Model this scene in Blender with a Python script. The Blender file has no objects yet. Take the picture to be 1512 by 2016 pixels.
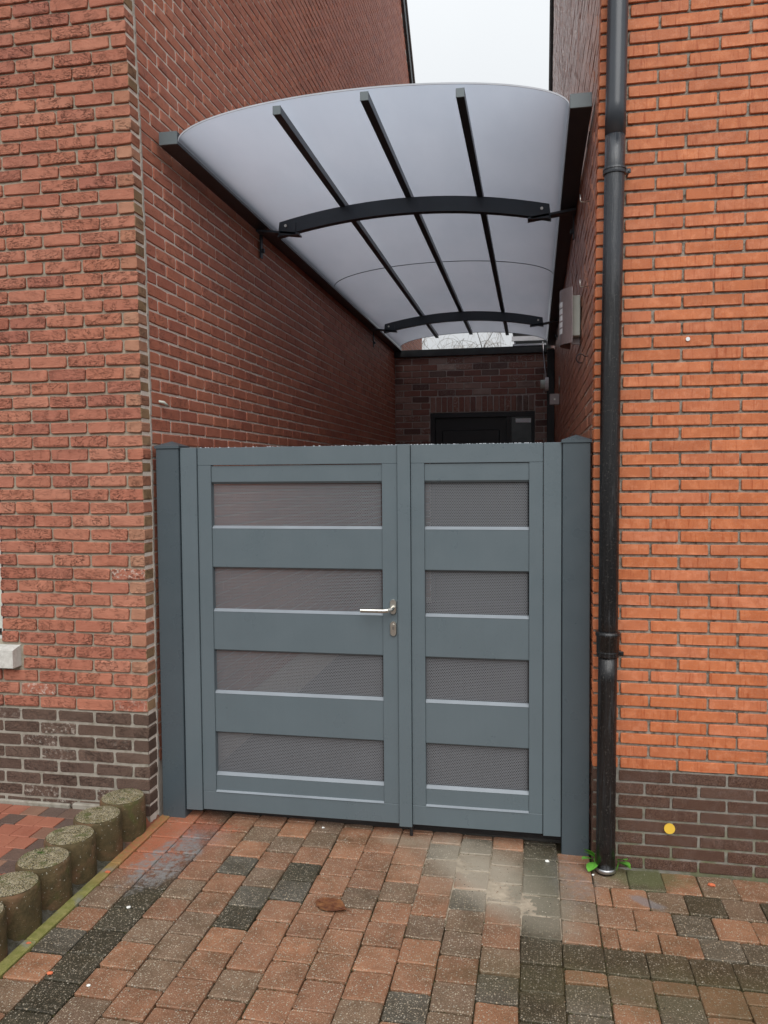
import bpy, bmesh, math, random
import numpy as np
from mathutils import Matrix, Vector, noise
rnd = random.Random(7)
sc = bpy.context.scene
COL = sc.collection
PI = math.pi

# ------------------------------------------------------------------ camera
R = ((0.98268858, 0.00094257, -0.18526270), (0.18510836, -0.04612127, 0.98163523), (-0.00761929, -0.99893540, -0.04549733))
CAM_H, F_PX = 1.66, 1575.0
cd = bpy.data.cameras.new('camera'); cam = bpy.data.objects.new('camera', cd); COL.objects.link(cam)
cd.sensor_fit = 'VERTICAL'; cd.sensor_height = 36.0; cd.lens = F_PX / 2016 * 36
cd.clip_start = 0.05; cd.clip_end = 600
cam.matrix_world = Matrix(((R[0][0], -R[0][1], -R[0][2], 0), (R[1][0], -R[1][1], -R[1][2], 0), (R[2][0], -R[2][1], -R[2][2], CAM_H), (0, 0, 0, 1)))
sc.camera = cam

# ------------------------------------------------------------------ sky, sun, exposure
w = bpy.data.worlds.new('World'); sc.world = w; w.use_nodes = True
nt = w.node_tree; nt.nodes.clear()
SUN_EL, SUN_AZ = math.radians(44), math.radians(168)     # azimuth from +Y, clockwise: behind the camera
sky = nt.nodes.new('ShaderNodeTexSky'); sky.sky_type = 'NISHITA'; sky.sun_disc = False
sky.sun_elevation = SUN_EL; sky.sun_rotation = SUN_AZ; sky.dust_density = 4
hs = nt.nodes.new('ShaderNodeHueSaturation'); hs.inputs['Saturation'].default_value = 0.12; hs.inputs['Value'].default_value = 1.0
# overcast layer: CIE overcast sky, L = Lz (1 + 2 sin el) / 3, flattened a little, with soft cloud noise
tc = nt.nodes.new('ShaderNodeTexCoord'); sx = nt.nodes.new('ShaderNodeSeparateXYZ')
mx = nt.nodes.new('ShaderNodeMath'); mx.operation = 'MAXIMUM'; mx.inputs[1].default_value = 0.0
rmp = nt.nodes.new('ShaderNodeMapRange'); rmp.inputs['To Min'].default_value = 3.4; rmp.inputs['To Max'].default_value = 9.6
ns = nt.nodes.new('ShaderNodeTexNoise'); ns.inputs['Scale'].default_value = 1.6; ns.inputs['Detail'].default_value = 3
nm = nt.nodes.new('ShaderNodeMapRange'); nm.inputs['From Min'].default_value = .3; nm.inputs['From Max'].default_value = .7
nm.inputs['To Min'].default_value = .95; nm.inputs['To Max'].default_value = 1.05
ml = nt.nodes.new('ShaderNodeMath'); ml.operation = 'MULTIPLY'
cl = nt.nodes.new('ShaderNodeVectorMath'); cl.operation = 'SCALE'; cl.inputs[0].default_value = (0.955, 0.99, 1.02)
mix = nt.nodes.new('ShaderNodeMix'); mix.data_type = 'RGBA'; mix.inputs['Factor'].default_value = 0.9
bg = nt.nodes.new('ShaderNodeBackground'); bg.inputs['Strength'].default_value = 0.1
wo = nt.nodes.new('ShaderNodeOutputWorld')
L = nt.links.new
L(sky.outputs[0], hs.inputs['Color']); L(tc.outputs['Generated'], sx.inputs[0]); L(sx.outputs['Z'], mx.inputs[0]); L(mx.outputs[0], rmp.inputs['Value'])
L(tc.outputs['Generated'], ns.inputs['Vector']); L(ns.outputs[0], nm.inputs['Value']); L(rmp.outputs[0], ml.inputs[0]); L(nm.outputs[0], ml.inputs[1])
L(ml.outputs[0], cl.inputs['Scale']); L(hs.outputs[0], mix.inputs['A']); L(cl.outputs[0], mix.inputs['B']); L(mix.outputs['Result'], bg.inputs[0]); L(bg.outputs[0], wo.inputs[0])
sd = bpy.data.lights.new('sun', 'SUN'); sd.energy = 1.5; sd.angle = math.radians(55); sd.color = (1, .985, .96)
so = bpy.data.objects.new('sun', sd); COL.objects.link(so)
sdir = Vector((math.sin(SUN_AZ) * math.cos(SUN_EL), math.cos(SUN_AZ) * math.cos(SUN_EL), math.sin(SUN_EL)))
so.rotation_euler = sdir.to_track_quat('Z', 'Y').to_euler()
sc.view_settings.view_transform = 'Standard'; sc.view_settings.look = 'None'
sc.view_settings.exposure = 0.6; sc.view_settings.gamma = 1.0; sc.view_settings.use_curve_mapping = False
sc.cycles.max_bounces = 10; sc.cycles.diffuse_bounces = 6; sc.cycles.transmission_bounces = 8

# ------------------------------------------------------------------ material helpers
class NT:
    def __init__(s, name):
        s.m = bpy.data.materials.new(name); s.m.use_nodes = True; s.t = s.m.node_tree; s.t.nodes.clear()
        s.out = s.t.nodes.new('ShaderNodeOutputMaterial'); s.b = s.t.nodes.new('ShaderNodeBsdfPrincipled')
        s.t.links.new(s.b.outputs[0], s.out.inputs[0]); s._pos = None
    def n(s, ty, **kw):
        x = s.t.nodes.new('ShaderNode' + ty)
        for k, v in kw.items():
            if k in x.bl_rna.properties: setattr(x, k, v)
            else: s.set(x.inputs[k], v)
        return x
    def set(s, sock, v):
        if isinstance(v, bpy.types.NodeSocket): s.t.links.new(v, sock)
        else:
            if sock.type == 'RGBA' and len(v) == 3: v = tuple(v) + (1,)
            sock.default_value = v
    @property
    def pos(s):
        if not s._pos: s._pos = s.n('NewGeometry').outputs['Position']
        return s._pos
    def rnd(s):
        a = s.n('Attribute', attribute_name='rnd').outputs['Fac']; o = s.n('ObjectInfo').outputs['Random']
        return s.math('FRACT', s.math('ADD', a, o))
    def math(s, op, a, b=0.0, c=0.0, clamp=False):
        x = s.n('Math', operation=op, use_clamp=clamp); s.set(x.inputs[0], a); s.set(x.inputs[1], b)
        if op in ('MULTIPLY_ADD', 'COMPARE', 'SMOOTH_MIN'): s.set(x.inputs[2], c)
        return x.outputs[0]
    def vec(s, v, scale=(1, 1, 1), rot=(0, 0, 0), loc=(0, 0, 0)):
        m = s.n('Mapping'); s.set(m.inputs[0], v); m.inputs['Scale'].default_value = scale; m.inputs['Rotation'].default_value = rot
        s.set(m.inputs['Location'], loc); return m.outputs[0]
    def off(s, v, r, k=(37., 53., 71.)):                      # coordinates shifted by a random number per piece
        m = s.n('VectorMath', operation='SCALE'); m.inputs[0].default_value = k; s.set(m.inputs['Scale'], r)
        a = s.n('VectorMath', operation='ADD'); s.set(a.inputs[0], v); s.set(a.inputs[1], m.outputs[0]); return a.outputs[0]
    def noise(s, v, scale, detail=4, rough=.55, dist=0.0):
        x = s.n('TexNoise', Scale=scale, Detail=detail, Roughness=rough, Distortion=dist); s.set(x.inputs['Vector'], v); return x.outputs[0]
    def voro(s, v, scale, feature='F1', out='Distance'):
        x = s.n('TexVoronoi', feature=feature, Scale=scale); s.set(x.inputs['Vector'], v); return x.outputs[out]
    def ramp(s, f, *st, interp='LINEAR'):
        x = s.n('ValToRGB'); cr = x.color_ramp; cr.interpolation = interp; s.set(x.inputs[0], f)
        while len(cr.elements) < len(st): cr.elements.new(.5)
        for e, (p, c) in zip(cr.elements, st):
            e.position = p; e.color = (c, c, c, 1) if isinstance(c, (int, float)) else tuple(c) + (1,)
        return x.outputs[0]
    def rng(s, f, a, b, c=0., d=1.):
        x = s.n('MapRange'); s.set(x.inputs['Value'], f); x.inputs['From Min'].default_value = a; x.inputs['From Max'].default_value = b
        x.inputs['To Min'].default_value = c; x.inputs['To Max'].default_value = d; return x.outputs[0]
    def mix(s, f, a, b, mode='MIX'):
        x = s.n('Mix', data_type='RGBA', blend_type=mode); s.set(x.inputs['Factor'], f); s.set(x.inputs['A'], a); s.set(x.inputs['B'], b); return x.outputs['Result']
    def bump(s, h, dist, strength=1.0, normal=None):
        x = s.n('Bump', Distance=dist, Strength=strength); s.set(x.inputs['Height'], h)
        if normal is not None: s.set(x.inputs['Normal'], normal)
        return x.outputs[0]
    def done(s, color=None, rough=.8, normal=None, metal=0., spec=.5, coat=0.):
        if color is not None: s.set(s.b.inputs['Base Color'], color)
        s.set(s.b.inputs['Roughness'], rough); s.b.inputs['Metallic'].default_value = metal
        s.b.inputs['Specular IOR Level'].default_value = spec; s.b.inputs['Coat Weight'].default_value = coat
        if normal is not None: s.set(s.b.inputs['Normal'], normal)
        return s.m
    def blob(s, cx, cy, rx, ry, ang, scale=9., amt=.7, soft=.35, detail=5):      # a stain lying on the ground at (cx, cy)
        a = s.n('VectorMath', operation='SUBTRACT'); s.set(a.inputs[0], s.pos); a.inputs[1].default_value = (cx, cy, 0)
        v = s.n('VectorRotate', rotation_type='Z_AXIS'); s.set(v.inputs[0], a.outputs[0]); v.inputs['Angle'].default_value = -ang
        m = s.n('VectorMath', operation='MULTIPLY'); s.set(m.inputs[0], v.outputs[0]); m.inputs[1].default_value = (1 / rx, 1 / ry, 0)
        l = s.n('VectorMath', operation='LENGTH'); s.set(l.inputs[0], m.outputs[0])
        n = s.noise(s.pos, scale, detail, .65)
        d = s.math('ADD', l.outputs['Value'], s.math('MULTIPLY', s.math('SUBTRACT', n, .5), amt * 2))
        return s.rng(d, 1 + soft / 2, 1 - soft / 2)

def mat_plain(name, c, rough=.6, metal=0., spec=.5, bump=0., bscale=200, var=.1, vscale=6, coat=0.):
    s = NT(name); n = s.noise(s.pos, vscale, 4)
    col = s.mix(s.rng(n, .3, .7), [x * (1 - var) for x in c], [min(1, x * (1 + var)) for x in c])
    nm = s.bump(s.noise(s.pos, bscale, 3), bump) if bump else None
    return s.done(col, rough, nm, metal, spec, coat)

def mat_brick(name, pal, crease=.8, cscale=(30, 30, 110), bump=.004, rough=.78, dirt=(.03, .018, .014), streak=0., white=0., stain=None, spec=.35, smooth=False):
    s = NT(name); r = s.rnd(); spec *= .6; v = s.off(s.pos, r)
    k = len(pal) - 1
    base = s.ramp(r, *[(i / k, c) for i, c in enumerate(pal)])
    big = s.noise(v, 14, 4, .6)
    base = s.mix(s.rng(big, .3, .75, 0, .55), base, s.mix(1, base, (.62, .50, .46), 'MULTIPLY'))
    base = s.mix(s.rng(s.noise(v, 300, 2), .35, .7, 0, .25), base, (.5, .3, .22))
    h = s.noise(v, 130, 5, .7)
    if not smooth:
        # folded clay of hand moulded brick: thin slanted creases
        tilt = s.math('MULTIPLY', s.math('SUBTRACT', s.math('FRACT', s.math('MULTIPLY', r, 7.3)), .5), .9)
        vr = s.n('VectorRotate', rotation_type='EULER_XYZ'); s.set(vr.inputs[0], v)
        cmb = s.n('CombineXYZ'); s.set(cmb.inputs[0], tilt); s.set(cmb.inputs[1], tilt); s.set(vr.inputs['Rotation'], cmb.outputs[0])
        c = s.noise(s.vec(vr.outputs[0], cscale), 1, 4, .6, .9)
        line = s.rng(s.math('ABSOLUTE', s.math('SUBTRACT', c, .5)), .0, .028, 1, 0)
        gate = s.rng(s.noise(v, 17, 3), .40, .56)
        amount = s.rng(s.math('FRACT', s.math('MULTIPLY', r, 13.7)), .0, 1., .15, 1.)
        line = s.math('MULTIPLY', s.math('MULTIPLY', line, gate), amount)
        base = s.mix(s.math('MULTIPLY', line, crease), base, dirt)
        h = s.math('SUBTRACT', s.math('ADD', s.math('MULTIPLY', h, .35), s.math('MULTIPLY', c, .5)), s.math('MULTIPLY', line, .9))
    if streak:
        st = s.noise(s.vec(v, (95, 95, 9)), 1, 3, .6)
        base = s.mix(s.rng(st, .56, .74, 0, streak), base, s.mix(1, base, (.66, .42, .30), 'MULTIPLY'))
        pa = s.noise(v, 30, 3)
        base = s.mix(s.rng(pa, .5, .62, 0, .5), base, s.mix(1, base, (1.25, 1.45, 1.65), 'MULTIPLY'))
    if white:
        wn = s.noise(s.off(v, r, (11, 3, 5)), 55, 6, .75)
        sel = s.rng(s.math('FRACT', s.math('MULTIPLY', r, 29.1)), .72, .9)
        base = s.mix(s.math('MULTIPLY', s.math('MULTIPLY', s.rng(wn, .52, .62), sel), white), base, (.62, .57, .5))
    if stain: base = stain(s, base)
    return s.done(base, rough, s.bump(h, bump), 0, spec)

def mat_mortar(name, c, dark, amt=.6, scale=26, bump=.004, stain=None, moss=None):
    s = NT(name); n = s.noise(s.pos, scale, 5, .65); f = s.noise(s.pos, 320, 3)
    col = s.mix(s.rng(n, .45, .68, 0, amt), c, dark); col = s.mix(s.rng(f, .3, .7, 0, .3), col, [x * .6 for x in c])
    if moss:
        z = s.n('SeparateXYZ'); s.set(z.inputs[0], s.pos)
        g = s.math('MULTIPLY', s.rng(z.outputs['Z'], .30, .0), s.rng(s.noise(s.pos, 12, 4), .4, .6)); col = s.mix(s.math('MULTIPLY', g, .7), col, moss)
    if stain: col = stain(s, col)
    return s.done(col, .92, s.bump(s.math('ADD', f, n), bump), 0, .2)

def sheen_bleed(s, base):
    # sky sheen painted white, plus lime weathering, on the side wall, in vertical runs
    n = s.noise(s.vec(s.pos, (1, 3.2, .55)), 2.2, 6, .7)
    z = s.n('SeparateXYZ'); s.set(z.inputs[0], s.pos)
    f = s.math('MULTIPLY', s.rng(n, .36, .52), s.rng(z.outputs['Z'], 3.4, 4.6))
    fl = s.rng(s.noise(s.vec(s.pos, (14, 14, 60)), 1, 3), .42, .55)
    return s.mix(s.math('MULTIPLY', s.math('MULTIPLY', f, s.math('MULTIPLY_ADD', fl, .6, .4)), .95), base, (.86, .85, .84))

def ground_stain(s, base):
    def st(base, col, f, *b, grain=None):
        m = s.blob(*b)
        if grain: m = s.math('MULTIPLY', m, s.rng(s.noise(s.pos, grain, 5, .75), .40, .58))
        return s.mix(s.math('MULTIPLY', m, f), base, col)
    base = st(base, (.44, .135, .07), .75, -1.72, 3.38, .20, .27, .1, 9, .6, .8, 7, grain=45)
    base = st(base, (.42, .13, .07), .4, -1.70, 3.36, .24, .33, .1, 6, .6, 1.0)
    base = st(base, (.42, .12, .06), .6, -1.46, 3.52, .10, .05, .1, 16, .5, .6, 6, grain=60)
    base = st(base, (.235, .23, .225), .95, -1.575, 3.18, .105, .24, -.12, 13, .8, .4, 8, grain=38)
    base = st(base, (.23, .235, .245), .35, -1.52, 3.42, .12, .10, 0, 13, .8, .8, 8, grain=60)
    base = st(base, (.20, .20, .21), .5, .15, 3.34, .09, .20, .1, 14, .8, .7, 8, grain=45)
    base = st(base, (.25, .25, .27), .6, .44, 3.24, .07, .03, -.5, 26, .7, .4, 7)
    base = st(base, (.43, .375, .30), .9, -.15, 3.27, .36, .135, -.88, 7, .45, .9, 7)
    base = st(base, (.34, .29, .22), .5, -.16, 3.34, .34, .22, -.6, 6, .5, 1.3)
    base = st(base, (.33, .26, .19), .6, -.60, 3.57, .12, .05, 0, 12, .5, .8)
    base = st(base, (.16, .105, .05), .20, .75, 2.75, .95, .62, .2, 7, .6, 1.0, 6)
    base = st(base, (.085, .075, .032), .45, .8, 2.66, .9, .12, 0, 9, .8, .9, 7)
    base = st(base, (.115, .115, .08), .5, .02, 3.25, .10, .30, 0, 12, .5, .9)
    base = st(base, (.12, .135, .06), .6, .46, 3.46, .16, .09, 0, 18, .7, .6)
    return base

def mat_paver(name, c1, c2, speck=.75, moss=.35):
    s = NT(name); r = s.rnd(); v = s.off(s.pos, r)
    base = s.mix(r, c1, c2)
    base = s.mix(s.rng(s.noise(v, 11, 3), .35, .7, 0, .6), base, s.mix(1, base, (.60, .58, .58), 'MULTIPLY'))
    base = s.mix(s.rng(s.noise(s.pos, 5, 4), .5, .7, 0, moss), base, (.075, .062, .03))
    g = s.noise(v, 230, 4, .75)
    base = s.mix(s.rng(g, .40, .66, .25, 0), base, (.05, .04, .03))
    vo = s.voro(v, 125); vc = s.voro(v, 125, out='Color')
    sel = s.n('SeparateColor'); s.set(sel.inputs[0], vc)
    sp = s.math('MULTIPLY', s.rng(vo, .42, .24), s.rng(sel.outputs[0], .55, .66))
    base = s.mix(s.math('MULTIPLY', sp, speck), base, s.mix(sel.outputs[1], (.52, .42, .29), (.42, .39, .33)))
    vo2 = s.voro(v, 210); sel2 = s.n('SeparateColor'); s.set(sel2.inputs[0], s.voro(v, 210, out='Color'))
    sp2 = s.math('MULTIPLY', s.rng(vo2, .44, .2), s.rng(sel2.outputs[0], .45, .6))
    base = s.mix(s.math('MULTIPLY', sp2, speck * .7), base, (.50, .40, .30))
    ed = s.math('MULTIPLY', s.rng(s.noise(s.off(s.pos, r, (5, 9, 0)), 8, 5, .7), .48, .66), .55); base = s.mix(ed, base, s.mix(1, base, (.50, .46, .38), 'MULTIPLY'))
    base = ground_stain(s, base)
    wet = s.rng(s.noise(s.pos, 3.3, 3), .4, .65, .36, .62)
    return s.done(base, wet, s.bump(s.math('ADD', s.math('MULTIPLY', g, .8), s.math('MULTIPLY', sp, .3)), .0035), 0, .32)

M = {}
M['brick_l'] = mat_brick('hand_moulded_brick', [(.45, .172, .110), (.40, .138, .088), (.48, .190, .120), (.35, .120, .082), (.44, .160, .098), (.49, .205, .135), (.42, .150, .094), (.46, .175, .105)], white=.0, crease=.80, bump=.006)
M['brick_lw'] = mat_brick('hand_moulded_brick_limed', [(.41, .15, .095), (.36, .115, .072), (.44, .165, .105)], white=.9, crease=.9, bump=.006)
M['brick_tan'] = mat_brick('tan_end_brick', [(.42, .20, .125), (.45, .235, .15), (.38, .165, .10), (.43, .19, .115)], crease=.6)
M['brick_ol'] = mat_brick('olive_brick_return', [(.30, .20, .105), (.25, .165, .085), (.34, .22, .12), (.27, .15, .09)], crease=.7)
M['brick_ld'] = mat_brick('dark_plinth_brick', [(.066, .048, .038), (.052, .037, .030), (.085, .063, .050), (.060, .043, .036), (.076, .054, .043)], crease=.5, white=.5)
M['brick_ls'] = mat_brick('side_wall_brick', [(.52, .180, .105), (.46, .148, .090), (.56, .205, .125), (.41, .128, .082), (.54, .19, .11)], crease=.35, cscale=(22, 22, 50), bump=.003, rough=.55, spec=.5)
M['brick_r'] = mat_brick('smooth_orange_brick', [(.55, .160, .054), (.58, .178, .068), (.51, .142, .045), (.56, .172, .072), (.46, .130, .045), (.55, .158, .050)], streak=.85, bump=.0012, rough=.5, smooth=True)
M['brick_rd'] = mat_brick('brown_plinth_brick', [(.040, .018, .012), (.048, .022, .014), (.035, .016, .011), (.056, .032, .024), (.042, .019, .012)], streak=.2, bump=.001, rough=.7, spec=.3, smooth=True)
M['brick_rs'] = mat_brick('side_wall_brick_orange', [(.50, .20, .115), (.44, .16, .095), (.54, .23, .14), (.39, .14, .09)], crease=.5, stain=sheen_bleed, bump=.004, rough=.36, spec=.6)
M['brick_b'] = mat_brick('mottled_purple_brick', [(.30, .15, .12), (.40, .25, .21), (.26, .12, .10), (.34, .16, .13), (.11, .075, .075), (.50, .38, .33), (.32, .14, .11)], crease=.2, white=.8, bump=.003)
M['mortar_l'] = mat_mortar('mortar_left', (.42, .37, .29), (.24, .205, .155))
M['mortar_lp'] = mat_mortar('mortar_plinth', (.36, .33, .28), (.16, .14, .10))
M['mortar_ls'] = mat_mortar('mortar_side', (.78, .69, .61), (.58, .49, .42))
M['mortar_strip'] = mat_mortar('mortar_corner', (.50, .46, .41), (.34, .30, .25))
M['mortar_r'] = mat_mortar('mortar_right', (.38, .345, .29), (.06, .047, .034), 1.0, 34, moss=(.16, .17, .05))
M['mortar_rp'] = mat_mortar('mortar_plinth_right', (.30, .28, .245), (.13, .12, .10), .8, 30, moss=(.13, .14, .05))
M['mortar_rs'] = mat_mortar('mortar_right_side', (.60, .50, .42), (.30, .24, .19), .5, stain=sheen_bleed)
M['mortar_b'] = mat_mortar('mortar_back', (.60, .54, .50), (.40, .34, .31))
M['paver_o'] = mat_paver('paver_terracotta', (.45, .215, .118), (.31, .155, .090), .9)
M['paver_m'] = mat_paver('paver_mixed', (.27, .175, .112), (.22, .145, .098), 1.0)
M['paver_g'] = mat_paver('paver_grey', (.135, .125, .098), (.11, .10, .08), 1.0)
M['paver_d'] = mat_paver('paver_charcoal', (.064, .057, .037), (.046, .042, .027), .7, .5)
M['paver_v'] = mat_paver('paver_mossy', (.10, .11, .055), (.12, .115, .065), .6, .6)
s = NT('joint_filler'); c = s.mix(s.rng(s.noise(s.pos, 18, 5), .4, .65), (.03, .023, .013), (.052, .045, .02))
M['joint'] = s.done(ground_stain(s, c), .95, s.bump(s.noise(s.pos, 180, 4), .004), 0, .2)
M['ter_red'] = mat_brick('terrace_brick_red', [(.32, .105, .065), (.36, .13, .08), (.27, .085, .055)], smooth=True, bump=.0015, rough=.5)
M['ter_dark'] = mat_brick('terrace_brick_dark', [(.09, .07, .062), (.075, .058, .052), (.11, .075, .06)], smooth=True, bump=.0015, rough=.5)
M['ter_tan'] = mat_brick('terrace_brick_tan', [(.26, .15, .10), (.19, .10, .07), (.23, .12, .08)], smooth=True, bump=.0015, rough=.5)
M['soil'] = mat_plain('soil', (.055, .047, .033), .95, 0, .2, .02, 60, .4, 9)
def mat_gate(name, c, rough=.42):
    s = NT(name); st = s.noise(s.vec(s.pos, (60, 60, 2.5)), 1, 4, .6)
    col = s.mix(s.rng(st, .35, .7, 0, .05), c, [x * .55 for x in c]); col = s.mix(s.rng(s.noise(s.pos, 3, 5, .6), .4, .8, 0, .14), col, [min(1, x * 1.5) for x in c])
    dv = s.voro(s.pos, 230); sel = s.n('SeparateColor'); s.set(sel.inputs[0], s.voro(s.pos, 230, out='Color'))
    drop = s.math('MULTIPLY', s.math('MULTIPLY', s.rng(dv, .28, .1), s.rng(sel.outputs[0], .93, .95)), s.rng(s.noise(s.pos, 4, 3), .5, .6))
    h = s.math('ADD', s.math('MULTIPLY', s.noise(s.pos, 650, 2), .10), drop)
    rg = s.rng(s.noise(s.pos, 7, 4), .3, .7, rough - .07, rough + .1)
    return s.done(col, rg, s.bump(h, .0018), 0, .5)
M['gate'] = mat_gate('anthracite_powder_coat', (.100, .128, .143), .33)
M['gate_post'] = mat_gate('anthracite_post_coat', (.058, .077, .089), .30)
M['ledge'] = mat_plain('pale_edge_strip', (.22, .245, .27), .35, 0, .5)  # lighter colour for the strips along the board and rail edges
M['gate_mesh'] = mat_gate('perforated_sheet_coat', (.142, .148, .160), .42)
M['alu'] = mat_plain('canopy_powder_coat', (.030, .040, .052), .38, 0, .5, .0003, 700, .15, 5)
M['alu_end'] = mat_plain('canopy_end_cap', (.10, .125, .135), .4, 0, .5, .0003, 700, .1)
M['steel'] = mat_plain('brushed_steel', (.62, .60, .55), .28, 1.0, .5, .0001, 500, .06)
M['zinc'] = mat_plain('zinc', (.55, .56, .58), .35, 1.0)
s = NT('opal_sheet'); s.t.nodes.remove(s.b)
nz = s.rng(s.noise(s.vec(s.pos, (1, .35, 1)), 2.2, 5, .6), .3, .7)
tr = s.n('BsdfTranslucent'); s.set(tr.inputs[0], s.mix(nz, (.57, .65, .77), (.67, .75, .87))); df = s.n('BsdfDiffuse', Color=(.62, .66, .74, 1)); gl = s.n('BsdfGlossy', Roughness=.14, Color=(1, 1, 1, 1))
m1 = s.n('MixShader'); m1.inputs[0].default_value = .22; L2 = s.t.links.new; L2(tr.outputs[0], m1.inputs[1]); L2(df.outputs[0], m1.inputs[2])
m2 = s.n('MixShader'); lw = s.n('LayerWeight', Blend=.25); s.set(m2.inputs[0], s.rng(lw.outputs['Facing'], 0, 1, .03, .55)); L2(m1.outputs[0], m2.inputs[1]); L2(gl.outputs[0], m2.inputs[2]); L2(m2.outputs[0], s.out.inputs[0])
M['opal'] = s.m
M['opal_rim'] = mat_plain('opal_edge', (.40, .42, .46), .4)
def mat_pipe():
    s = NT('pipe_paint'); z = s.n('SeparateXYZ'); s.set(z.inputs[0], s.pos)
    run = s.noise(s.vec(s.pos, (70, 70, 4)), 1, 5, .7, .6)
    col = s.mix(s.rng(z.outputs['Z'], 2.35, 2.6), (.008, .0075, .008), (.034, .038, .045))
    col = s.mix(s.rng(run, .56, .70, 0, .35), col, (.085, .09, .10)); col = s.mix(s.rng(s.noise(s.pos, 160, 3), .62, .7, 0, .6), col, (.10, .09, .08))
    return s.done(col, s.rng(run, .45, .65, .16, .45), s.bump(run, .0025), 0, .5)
M['pipe'] = mat_pipe()
M['pipe_up'] = mat_plain('pipe_plastic', (.044, .050, .060), .26, 0, .5, 0, 1, .12, 4)
M['black'] = mat_plain('black_plastic', (.012, .012, .014), .4)
M['dark_trim'] = mat_plain('dark_trim', (.028, .032, .034), .5, 0, .5, .0005, 60, .4, 8)
M['door'] = mat_plain('black_door', (.012, .012, .015), .45)
s = NT('dark_glass'); M['glass'] = s.done(s.mix(s.rng(s.noise(s.pos, 3, 2), .4, .6), (.02, .022, .026), (.05, .055, .06)), .12, None, 0, .25)
M['white'] = mat_plain('white_plastic', (.74, .75, .76), .45)
M['cream'] = mat_plain('opal_lamp_glass', (.55, .58, .52), .5)
M['silver'] = mat_plain('lamp_metal', (.36, .31, .31), .38, .6, .5, .0003, 300, .15)
s = NT('roof_tile'); M['tile'] = s.done(s.mix(s.noise(s.pos, 6, 4), (.05, .035, .03), (.09, .06, .05)), .8)
s = NT('sill_concrete'); n = s.noise(s.pos, 40, 6, .7)
M['sill'] = s.done(s.mix(s.rng(n, .4, .7), (.62, .61, .57), (.46, .45, .41)), .85, s.bump(s.noise(s.pos, 160, 5, .7), .004), 0, .3)
def mat_post(top):
    s = NT('post_concrete_top' if top else 'post_concrete_side'); r = s.rnd(); v = s.off(s.pos, r)
    n = s.noise(v, 26, 6, .7)
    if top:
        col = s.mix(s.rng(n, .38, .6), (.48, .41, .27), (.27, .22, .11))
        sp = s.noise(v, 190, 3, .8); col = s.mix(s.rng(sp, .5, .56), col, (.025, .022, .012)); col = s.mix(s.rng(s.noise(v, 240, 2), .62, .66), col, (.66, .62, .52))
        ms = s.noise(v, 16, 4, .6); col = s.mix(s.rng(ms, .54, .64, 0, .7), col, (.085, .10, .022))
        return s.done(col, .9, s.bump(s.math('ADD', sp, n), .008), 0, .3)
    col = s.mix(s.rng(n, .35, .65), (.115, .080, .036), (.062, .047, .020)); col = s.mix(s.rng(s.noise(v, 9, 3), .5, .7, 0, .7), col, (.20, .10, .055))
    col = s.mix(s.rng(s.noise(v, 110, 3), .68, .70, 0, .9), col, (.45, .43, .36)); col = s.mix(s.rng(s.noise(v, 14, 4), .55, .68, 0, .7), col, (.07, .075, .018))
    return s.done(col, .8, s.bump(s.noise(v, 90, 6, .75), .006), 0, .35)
M['post_top'] = mat_post(True); M['post_side'] = mat_post(False)
s = NT('kerb_algae'); n = s.noise(s.pos, 22, 6, .7)
c = s.mix(s.rng(n, .35, .6), (.30, .275, .10), (.20, .20, .055)); c = s.mix(s.rng(s.noise(s.pos, 9, 5), .55, .68, 0, .8), c, (.24, .24, .24))
M['kerb'] = s.done(ground_stain(s, c), .8, s.bump(s.noise(s.pos, 140, 5), .004), 0, .3)
s = NT('rough_haunch'); n = s.noise(s.pos, 20, 6, .75)
c = s.mix(s.rng(n, .4, .62), (.19, .175, .14), (.07, .062, .036)); c = s.mix(s.rng(s.noise(s.pos, 150, 4, .8), .60, .66), c, (.34, .33, .30))
M['haunch'] = s.done(s.mix(s.math('MULTIPLY', s.blob(-1.8, 3.45, .10, .16, 0, 12, .5, .5), .8), c, (.42, .12, .06)), .9, s.bump(s.noise(s.pos, 60, 6, .8), .02), 0, .3)
M['sand'] = mat_plain('spilled_sand', (.375, .315, .24), .95, 0, .2, .0015, 400, .22, 14)
M['moss'] = mat_plain('moss', (.055, .115, .022), .95, 0, .1, .002, 300, .4, 30)
M['leaf_green'] = mat_plain('fresh_leaf', (.12, .36, .045), .45, 0, .5, .001, 120, .25, 50)
s = NT('dead_leaf'); c = s.mix(s.rng(s.noise(s.pos, 40, 5, .7), .35, .65), (.11, .032, .014), (.24, .10, .035)); M['leaf_dead'] = s.done(c, .55, s.bump(s.noise(s.pos, 90, 4), .004))
M['yellow'] = mat_plain('yellow_plastic', (.78, .50, .06), .4)
M['chip_red'] = mat_plain('brick_chip', (.62, .16, .07), .8); M['chip_white'] = mat_plain('white_pebble', (.80, .80, .76), .6)
M['hazed_bark'] = mat_plain('hazed_bark', (.30, .28, .26), .9)  # bark colour paled to put in the haze over the far tree
M['asphalt'] = mat_plain('ground_surface', (.07, .065, .06), .9, 0, .3, .004, 90, .2, 3)

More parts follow.
